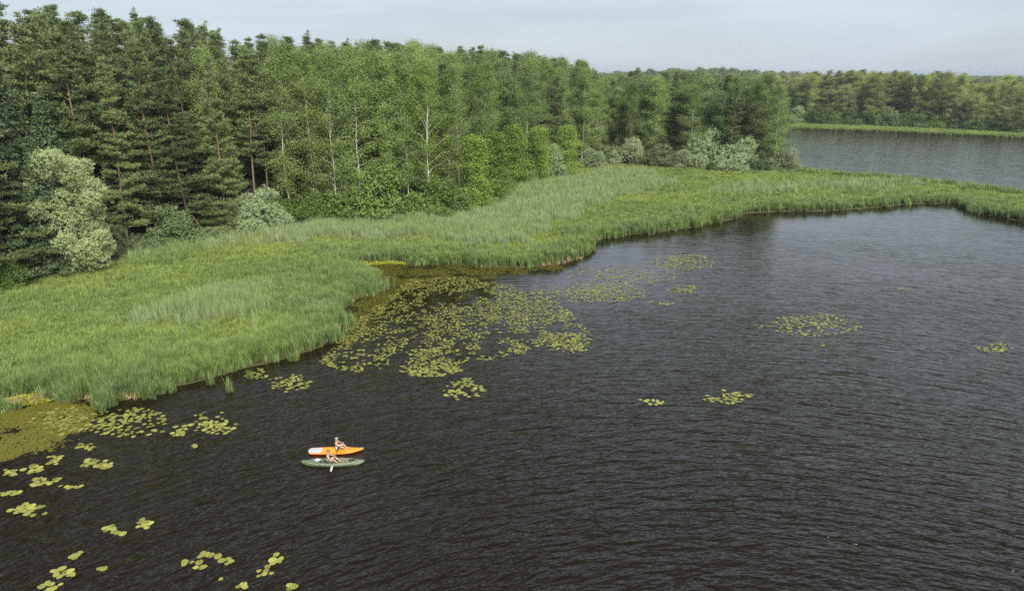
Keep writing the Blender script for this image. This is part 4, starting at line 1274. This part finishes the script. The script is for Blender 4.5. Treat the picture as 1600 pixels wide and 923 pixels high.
for i, (x, y, r, w_) in enumerate(rest):
    a = random.uniform(0, 6.28); t_ = random.random()
    n_ = 9
    V_.append((x, y, .016 + (i % 9) * .0016)); T_.append(t_)
    for k in range(n_):
        b = a + .16 + (6.2832 - .32) * k / (n_ - 1)
        V_.append((x + math.cos(b) * r * random.uniform(.94, 1.1), y + math.sin(b) * r * random.uniform(.94, 1.1), .014 + (i % 9) * .0016 + (random.random() < .1) * .05)); T_.append(t_)
    F3 += [(base, base + 1 + k, base + 2 + k) for k in range(n_ - 1)]
    base += n_ + 1
o = link('lily_pad_field', mesh_np('lily_pad_field', V_, [np.array(F3)], [M['pad']], attrs={'tint': T_}))
tag(o, 'broad field of yellow-green lily pads floating in the bay and beyond', 'lily pads', kind='stuff')
print('pads', len(single), len(rest))

# olive water weed lying at the surface
WEED = [([(-120, 790), (-90, 640), (20, 625), (120, 612), (185, 622), (165, 665), (128, 690), (70, 712), (0, 735)], 52000, 1.0),
        ([(515, 530), (515, 495), (545, 462), (575, 448), (570, 430), (530, 415), (600, 402), (700, 406), (770, 410), (905, 403), (895, 424), (775, 441), (700, 446), (650, 456), (616, 494), (590, 530), (545, 550)], 80000, .95),
        ([(905, 412), (918, 392), (940, 376), (1010, 368), (1090, 358), (1040, 378), (960, 396)], 9000, .45),
        ([(1150, 348), (1168, 335), (1240, 332), (1300, 331), (1230, 342)], 7000, .45),
        ([(1420, 324), (1495, 320), (1500, 325), (1430, 328)], 2500, .5),
        ([(600, 500), (640, 445), (760, 432), (760, 460), (700, 540), (620, 560)], 9000, .35)]
WV, WF, WT = [], [], []
base = 0
for pg, n_, d_ in WEED:
    g = poly(pg); a, b = g.min(0), g.max(0)
    q = np.column_stack([RNG.uniform(a[0], b[0], n_), RNG.uniform(a[1], b[1], n_)])
    sdw = sdist(q, g)
    nz = .5 * vnoise(q, .5, 51) + .3 * vnoise(q, 1.6, 52) + .2 * vnoise(q, 5.0, 53)
    q = q[(nz + RNG.normal(0, .07, len(q)) < .12 + .55 * d_ * smooth(sdw / 2.4)) & (sdw > 0) & (sdist(q, lake) > -.1)]
    m_ = len(q)
    C = np.column_stack([q, RNG.uniform(.004, .011, m_)])
    an = RNG.uniform(0, 6.28, m_)
    V, F_, T = leaves(C, np.column_stack([np.cos(an), np.sin(an), np.zeros(m_)]), .15, .09, np.tile(UP * 30, (m_, 1)), RNG.random(m_), RNG, .02)
    V[:, 2] = np.maximum(V[:, 2], .003)
    WV.append(V); WF.append(F_ + base); WT.append(T); base += len(V)
o = link('floating_weed', mesh_np('floating_weed', np.vstack(WV), [np.vstack(WF)], [M['weed']], attrs={'tint': np.concatenate(WT)}))
tag(o, 'olive-brown water weed matted at the surface along the marsh', 'water weed', kind='stuff')

# ------------------------------------------------------------------ boats and people
def plain(name, col, rough=.5, spec=.4):
    m, n, l, out = new_mat(name)
    p = n.new('ShaderNodeBsdfPrincipled')
    no = n.new('ShaderNodeTexNoise'); no.inputs['Scale'].default_value = 9
    tc = n.new('ShaderNodeTexCoord'); l.new(tc.outputs['Object'], no.inputs['Vector'])
    hs = n.new('ShaderNodeHueSaturation'); hs.inputs['Color'].default_value = (*col, 1)
    mr = n.new('ShaderNodeMapRange'); mr.inputs['To Min'].default_value = .8; mr.inputs['To Max'].default_value = 1.2
    l.new(no.outputs['Fac'], mr.inputs['Value']); l.new(mr.outputs['Result'], hs.inputs['Value'])
    l.new(hs.outputs['Color'], p.inputs['Base Color'])
    p.inputs['Roughness'].default_value = rough; p.inputs['Specular IOR Level'].default_value = spec
    l.new(p.outputs[0], out.inputs['Surface'])
    return m
M['orange'] = plain('orange_deck', (.44, .20, .008), .4)
M['red_orange'] = plain('red_orange_rail', (.60, .13, .012), .35)
M['white_deck'] = plain('white_deck', (.31, .31, .335), .45)
M['kayak_side'] = plain('green_hull', (.055, .085, .035), .4)
M['kayak_tube'] = noise_mat('green_patterned_fabric', (.045, .068, .035), (.12, .14, .09), 13, lo=.42, hi=.56, rough=.5)
M['kayak_floor'] = plain('dark_floor', (.06, .07, .055), .7)
M['black'] = plain('black_plastic', (.02, .02, .022), .5)
M['skin'] = plain('bare_skin', (.29, .18, .125), .55)  # one even skin colour
M['hair'] = plain('brown_hair', (.09, .055, .03), .7)
M['fair'] = plain('fair_hair', (.26, .20, .11), .7)
M['shorts_pale'] = plain('pale_shorts', (.56, .52, .56), .8)
M['shorts_dark'] = plain('dark_shorts', (.07, .07, .06), .8)
M['grey_blade'] = plain('grey_blade', (.20, .23, .23), .4)
M['bag'] = plain('pale_bag', (.24, .265, .30), .5)
M['red'] = plain('red_strap', (.55, .16, .12), .6)
M['eye'] = plain('dark_eye', (.03, .025, .02), .3)

def loft(name, sections, mat, parent, cap=True, smooth_=True):
    """sections: list of equal-length rings of points."""
    k = len(sections[0])
    V = np.array([p_ for s_ in sections for p_ in s_])
    F_ = [(i * k + j, i * k + (j + 1) % k, (i + 1) * k + (j + 1) % k, (i + 1) * k + j) for i in range(len(sections) - 1) for j in range(k)]
    Fs = [np.array(F_)]
    if cap:
        Fs.append(np.array([list(range(k))[::-1], [(len(sections) - 1) * k + j for j in range(k)]]))
    return link(name, mesh_np(name, V, Fs, [mat], smooth_shade=smooth_), parent)

def skin_body(name, verts, edges, radii, mat, parent, root=0, levels=2):
    me = bpy.data.meshes.new(name + '_skeleton')
    me.from_pydata([Vector(v) for v in verts], edges, [])
    o = bpy.data.objects.new(name + '_skeleton', me); COL.objects.link(o)
    o.modifiers.new('skin', 'SKIN')
    for i, sv in enumerate(me.skin_vertices[0].data):
        r = radii[i]; sv.radius = r if isinstance(r, tuple) else (r, r)
        sv.use_root = (i == root)
    sb = o.modifiers.new('subdivision', 'SUBSURF'); sb.levels = levels; sb.render_levels = levels
    dg = bpy.context.evaluated_depsgraph_get()
    dg.update()
    m2 = bpy.data.meshes.new_from_object(o.evaluated_get(dg))
    m2.name = name
    bpy.data.objects.remove(o)
    m2.materials.clear(); m2.materials.append(mat)
    m2.polygons.foreach_set('use_smooth', np.ones(len(m2.polygons), bool))
    return link(name, m2, parent)

def ellipsoid(name, c_, r_, mat, parent, cut=None, n1=10, n2=7):
    secs = []
    for i in range(n2 + 1):
        t = math.pi * (i + .001) / (n2 + .002)
        if cut and math.cos(t) < cut: break
        secs.append([(c_[0] + r_[0] * math.sin(t) * math.cos(6.2832 * j / n1), c_[1] + r_[1] * math.sin(t) * math.sin(6.2832 * j / n1), c_[2] + r_[2] * math.cos(t)) for j in range(n1)])
    return loft(name, secs, mat, parent)

def person(loc, yaw, label, lean, knee, foot, wrist, elbow, hair_m, shorts_m, wide=1.0):
    root = empty('person', loc, yaw)
    root.scale = (.93, .93, .93)
    tag(root, label, 'person')
    V, E, RR = [], [], []
    def add(p_, r_, par=None):
        V.append(p_); RR.append(r_)
        if par is not None: E.append((par, len(V) - 1))
        return len(V) - 1
    pel = add((0, 0, .12), (.15, .12))
    wa = add((lean * .35, 0, .28), (.125, .10), pel)
    ch = add((lean * .75, 0, .44), (.155, .115), wa)
    ub = add((lean, 0, .555), (.12, .09), ch)
    nk = add((lean * 1.15 + .01, 0, .625), .055, ub)
    jw = add((lean * 1.25 + .03, 0, .70), .075, nk)
    hd = add((lean * 1.3 + .03, 0, .775), .095, jw)
    tp = add((lean * 1.3 + .02, 0, .85), .07, hd)
    ns = add((lean * 1.25 + .125, 0, .745), .016, jw)
    for s in (-1, 1):
        ear = add((lean * 1.3 + .015, s * .095, .755), .018, hd)
        sh = add((lean, s * .17, .545), .068, ub)
        el = add((elbow[0], s * elbow[1], elbow[2]), .045, sh)
        wr = add((wrist[0], s * wrist[1], wrist[2]), .031, el)
        d = unit(np.array([wrist[0] - elbow[0], s * (wrist[1] - elbow[1]), wrist[2] - elbow[2]]))
        pm = np.array([wrist[0], s * wrist[1], wrist[2]]) + d * .065
        pa = add(tuple(pm), (.036, .018), wr)
        for f in range(4):
            k1 = pm + d * (.045 + .006 * (f in (1, 2))) + np.array([0, s * (f - 1.5) * .019, 0])
            k2 = k1 + d * .022 - UP * .022
            k3 = k2 - UP * .020 - d * .006
            a = add(tuple(k1), .009, pa); b = add(tuple(k2), .0085, a); add(tuple(k3), .0075, b)
        t1 = pm - d * .02 + np.array([0, -s * .038, -.005]); a = add(tuple(t1), .011, pa)
        add(tuple(t1 + d * .03 + np.array([0, -s * .012, -.015])), .009, a)
        hp = add((.05, s * .10, .115), .095, pel)
        kn = add((knee[0], s * knee[1], knee[2]), .064, hp)
        cf = add((knee[0] * .62 + foot[0] * .38, s * (knee[1] * .62 + foot[1] * .38), knee[2] * .62 + foot[2] * .38), .056, kn)
        an = add((foot[0], s * foot[1], foot[2]), .038, cf)
        hl = add((foot[0] + .06, s * foot[1], foot[2] - .012), .036, an)
        add((foot[0] + .17, s * (foot[1] + .02), foot[2] + .01), .026, hl)
    skin_body('body', V, E, RR, M['skin'], root)
    sv = [(0, 0, .115), (lean * .18, 0, .22)]; se = [(0, 1)]; sr = [(.172, .142), (.152, .126)]
    for s in (-1, 1):
        i = len(sv); sv += [(.06, s * .10, .118), (knee[0] * .62, s * (.10 + (knee[1] - .10) * .6), .115 + (knee[2] - .115) * .6)]
        se += [(0, i), (i, i + 1)]; sr += [.110, .093]
    skin_body('shorts', sv, se, sr, shorts_m, root)
    hx = lean * 1.3
    ellipsoid('hair', (hx + .012, 0, .80), (.112, .105, .098), hair_m, root, cut=-.12)
    for s in (-1, 1):
        ellipsoid('eye', (hx + .112, s * .034, .772), (.010, .014, .010), M['eye'], root, n1=6, n2=4)
    return root

# orange board
b0, b1 = at(482.5, 704.5, .08), at(568, 702.5, .08)
bc = (b0 + b1) / 2; yaw_b = math.atan2(*(b1 - b0)[::-1]); LBD = float(np.linalg.norm(b1 - b0))
board = empty('paddleboard', (bc[0], bc[1], 0), yaw_b)
tag(board, 'orange paddleboard with a white tail floating behind the green kayak', 'paddleboard')
def half_w(u):                       # u 0 at the tail, 1 at the nose
    tail = min(1, (u / .10)) ** .5 * .25 + .75 if u > 0 else .55
    w_ = .41 * (1 - max(0, (u - .52) / .48) ** 2.1) * (1 - .18 * max(0, (.42 - u) / .42) ** 1.5)
    return w_ * min(1, (.35 + u / .035 * .65)) if u < .035 else w_
def rocker(u): return .012 + .11 * max(0, (u - .72) / .28) ** 2 + .02 * max(0, (.1 - u) / .1)
def board_ring(u, zs):
    x = (u - .5) * LBD; w_ = max(.012, half_w(u)); z0 = rocker(u)
    return [(x, -w_ * f, z0 + z_) for f, z_ in zs] + [(x, w_ * f, z0 + z_) for f, z_ in zs[::-1]]
us = np.concatenate([np.linspace(0, .06, 6), np.linspace(.09, .9, 24), np.linspace(.92, 1, 8)])
loft('hull', [board_ring(u, [(.88, 0), (.975, .03), (1.0, .07), (.975, .110)]) for u in us], M['red_orange'], board)
def deck(name, ua, ub, mat, notch, zt):
    V, F_ = [], []
    rows = 22; cols = 9
    for i in range(rows + 1):
        for j in range(cols):
            f = -1 + 2 * j / (cols - 1)
            lo, hi = ua + notch[0] * abs(f), ub + notch[1] * abs(f)
            u = min(1, lo + (hi - lo) * i / rows)
            w_ = max(.008, half_w(u) * .972)
            V.append(((u - .5) * LBD, f * w_, rocker(u) + zt + .010 * (1 - f * f) - (.018 if abs(f) == 1 else 0)))
    for i in range(rows):
        for j in range(cols - 1):
            a = i * cols + j
            F_.append((a, a + cols, a + cols + 1, a + 1))
    return link(name, mesh_np(name, np.array(V), [np.array(F_)], [mat], smooth_shade=True), board)
deck('tail_deck', .0, .255, M['white_deck'], (0, -.035), .118)
deck('main_deck', .255, 1.0, M['orange'], (-.035, 0), .118)
w = Wood(); w.tube([((.93 - .5) * LBD, 0, rocker(.93) + .125), ((.955 - .5) * LBD, 0, rocker(.955) + .16), ((.975 - .5) * LBD, 0, rocker(.975) + .128)], [.012] * 3, 5)
link('nose_handle', w.mesh('nose_handle', M['white_deck']), board)
w = Wood()
for a_, b_ in (((.60, -.22), (.74, .20)), ((.60, .22), (.74, -.20)), ((.60, -.22), (.60, .22)), ((.74, -.20), (.74, .20))):
    w.tube([((a_[0] - .5) * LBD, a_[1], .15), ((b_[0] - .5) * LBD, b_[1], .15)], [.008, .008], 4)
link('deck_cord', w.mesh('deck_cord', M['red_orange']), board)

def on_boat(c_, yaw, lx, ly, z_):
    return (c_[0] + math.cos(yaw) * lx - math.sin(yaw) * ly, c_[1] + math.sin(yaw) * lx + math.cos(yaw) * ly, z_)
s_b = float((at(525.5, 702, .15) - bc) @ np.array([math.cos(yaw_b), math.sin(yaw_b)]))
person(on_boat(bc, yaw_b, s_b, .05, .128), yaw_b, 'person in pale shorts sitting on the orange paddleboard with hands at the knees', .03,
       (.40, .17, .30), (.66, .13, .045), (.36, .17, .40), (.20, .25, .38), M['fair'], M['shorts_pale'])

# green inflatable kayak
k0, k1 = at(470, 722.5, .1), at(570, 721, .1)
kc = (k0 + k1) / 2; yaw_k = math.atan2(*(k1 - k0)[::-1]); LK = float(np.linalg.norm(k1 - k0))
kayak = empty('kayak', (kc[0], kc[1], -.05), yaw_k)
tag(kayak, 'green patterned inflatable kayak, pointed at both ends, nearer of the two craft', 'kayak')
def kw(u): return .41 * max(0, 1 - abs(2 * u - 1) ** 2.0) ** .95
def kz(u): return .11 * abs(2 * u - 1) ** 4
uk = np.linspace(0.004, .996, 36)
def hull_ring(u):
    x = (u - .5) * LK; w_ = max(.006, kw(u)); z0 = kz(u); e_ = min(1.0, kw(u) / .16)
    return [(x, -w_ * .95, z0 + .13), (x, -w_ * .80, z0 * .6 + .13 - .16 * e_), (x, -w_ * .35, z0 * .3 + .13 - .22 * e_), (x, w_ * .35, z0 * .3 + .13 - .22 * e_), (x, w_ * .8, z0 * .6 + .13 - .16 * e_), (x, w_ * .95, z0 + .13)]
loft('hull', [hull_ring(u) for u in uk], M['kayak_side'], kayak)
for s in (-1, 1):
    secs = []
    for u in uk:
        w_ = kw(u); r = max(.012, min(.105, w_ * .36)); z0 = kz(u)
        c_ = ((u - .5) * LK, s * max(.0, w_ - r * .9), z0 + .165)
        secs.append([(c_[0], c_[1] + r * math.cos(6.2832 * j / 10), c_[2] + r * math.sin(6.2832 * j / 10)) for j in range(10)])
    loft('side_tube', secs, M['kayak_tube'], kayak)
def kdeck(name, ua, ub):
    secs_u = np.linspace(ua, ub, 12)
    V, F_ = [], []
    for u in secs_u:
        w_ = kw(u) * .86; z0 = kz(u) + .205
        for j in range(7):
            f = -1 + 2 * j / 6
            V.append(((u - .5) * LK, f * w_, z0 + .075 * (1 - f * f) * min(1, kw(u) * 3)))
    for i in range(11):
        for j in range(6):
            a = i * 7 + j; F_.append((a, a + 7, a + 8, a + 1))
    return link(name, mesh_np(name, np.array(V), [np.array(F_)], [M['kayak_tube']], smooth_shade=True), kayak)
kdeck('rear_deck', .02, .30); kdeck('front_deck', .66, .98)
loft('cockpit_floor', [[((u - .5) * LK, -kw(u) * .6, .05), ((u - .5) * LK, kw(u) * .6, .05), ((u - .5) * LK, kw(u) * .6, .075), ((u - .5) * LK, -kw(u) * .6, .075)] for u in np.linspace(.29, .68, 6)], M['kayak_floor'], kayak, smooth_=False)
ellipsoid('deck_hatch', ((.80 - .5) * LK, 0, .268), (.24, .15, .035), M['black'], kayak, cut=.0, n1=14)
w = Wood()
for u, c_ in ((.68, 'red'), (.72, 'red')):
    w.tube([((u - .5) * LK, -kw(u) * .7, .255), ((u - .5) * LK, 0, .295), ((u - .5) * LK, kw(u) * .7, .255)], [.014] * 3, 5)
link('deck_strap', w.mesh('deck_strap', M['red']), kayak)
s_k = float((at(511, 722, .2) - kc) @ np.array([math.cos(yaw_k), math.sin(yaw_k)]))
sx = s_k
loft('seat_back', [[(sx - .20 - .03 * q, -.20, .10 + .12 * q), (sx - .20 - .03 * q, .20, .10 + .12 * q), (sx - .27 - .03 * q, .18, .10 + .12 * q), (sx - .27 - .03 * q, -.18, .10 + .12 * q)] for q in (0, .5, 1, 1.7, 2.2)], M['kayak_floor'], kayak)
loft('seat', [[(sx - .2, -.2, z_), (sx + .2, -.19, z_), (sx + .2, .19, z_), (sx - .2, .2, z_)] for z_ in (.074, .135, .145)], M['kayak_floor'], kayak, smooth_=False)
person(on_boat(kc, yaw_k, s_k, 0, .098), yaw_k, 'person with dark hair and bare back sitting in the green kayak holding the paddle', .06,
       (.42, .21, .27), (.72, .14, .0), (.38, .23, .36), (.20, .29, .34), M['hair'], M['shorts_dark'])
bag = ellipsoid('dry_bag', (0, 0, 0), (.20, .14, .085), M['bag'], None, n1=12)
bag.location = on_boat(kc, yaw_k, s_k - .62, .02, .265); bag.rotation_euler = (0, 0, yaw_k)
tag(bag, 'small pale blue-white bag lying on the rear deck of the green kayak', 'bag')
pad_ = empty('paddle', on_boat(kc, yaw_k, s_k + .45, 0, .465), yaw_k)
tag(pad_, 'double-bladed paddle with grey and black blades held across the green kayak', 'paddle')
w = Wood(); w.tube([(0, -.80, -.06), (0, 0, .0), (0, .80, .05)], [.015] * 3, 8)
link('shaft', w.mesh('shaft', M['black']), pad_)
for s, mt in ((-1, 'grey_blade'), (1, 'black')):
    secs = []
    for q in np.linspace(0, 1, 9):
        hw = .020 + .060 * math.sin(math.pi * min(1, q * .9 + .08)) ** .7
        y_ = s * (.78 + .42 * q); z_ = s * .05 + (-.20 * q if s < 0 else -.02 * q)
        secs.append([(-hw, y_, z_ - .006 - .02 * q), (hw, y_, z_ - .006), (hw, y_, z_ + .006), (-hw, y_, z_ + .006 - .02 * q)])
    b = loft('blade', secs, M[mt], pad_)
    b['label'] = 'grey near blade' if s < 0 else 'black far blade'

# ------------------------------------------------------------------ little house far behind the water
hy = 455.0
hx = (1156 - CX) / FPX * (hy * CP + CAM_H * SP)
hz = float(ground_z((hx, hy))[0])
htop = height_at(hy, 145)
house = empty('house', (hx, hy, hz), R(25))
tag(house, 'small pale house half hidden by trees far beyond the water', 'house')
M['house_wall'] = plain('pale_wall', (.55, .56, .58), .8)
M['house_roof'] = plain('grey_roof', (.40, .43, .47), .5)
wh = max(3.0, htop - hz - 3.0)
loft('wall', [[(-5, -4, z_), (5, -4, z_), (5, 4, z_), (-5, 4, z_)] for z_ in (-.5, wh)], M['house_wall'], house, smooth_=False)
V = np.array([(-5.5, -4.6, wh - .3), (5.5, -4.6, wh - .3), (5.5, 4.6, wh - .3), (-5.5, 4.6, wh - .3), (-5.5, 0, wh + 3), (5.5, 0, wh + 3)])
link('roof', mesh_np('roof', V, [np.array([(0, 1, 5, 4), (2, 3, 4, 5), (3, 2, 1, 0)]), np.array([(0, 4, 3), (1, 2, 5)])], [M['house_roof']]), house)
for wx in (-3, 0, 3):
    for wz in ((wh * .35, wh * .75) if wh > 4.5 else (wh * .5,)):
        loft('window', [[(wx - .6, -4.06, wz - .7), (wx + .6, -4.06, wz - .7), (wx + .6, -4.06, wz + .7), (wx - .6, -4.06, wz + .7)],
                        [(wx - .6, -3.9, wz - .7), (wx + .6, -3.9, wz - .7), (wx + .6, -3.9, wz + .7), (wx - .6, -3.9, wz + .7)]], M['black'], house, smooth_=False)

# ------------------------------------------------------------------ haze
hb = bmesh.new()
bmesh.ops.create_cube(hb, size=1.0)
hme = bpy.data.meshes.new('haze'); hb.to_mesh(hme); hb.free()
haze = link('haze', hme)
haze.scale = (22000, 16400, 50)
haze.location = (0, 7400, 22.5)
hm_, n, l, out = new_mat('haze_air')
pv = n.new('ShaderNodeVolumePrincipled')
pv.inputs['Color'].default_value = (.86, .92, 1.0, 1)
pv.inputs['Density'].default_value = 0.00021
pv.inputs['Anisotropy'].default_value = 0.65
l.new(pv.outputs[0], out.inputs['Volume'])
hme.materials.append(hm_)
tag(haze, 'thin pale summer haze over lake and woods', 'haze', kind='stuff')
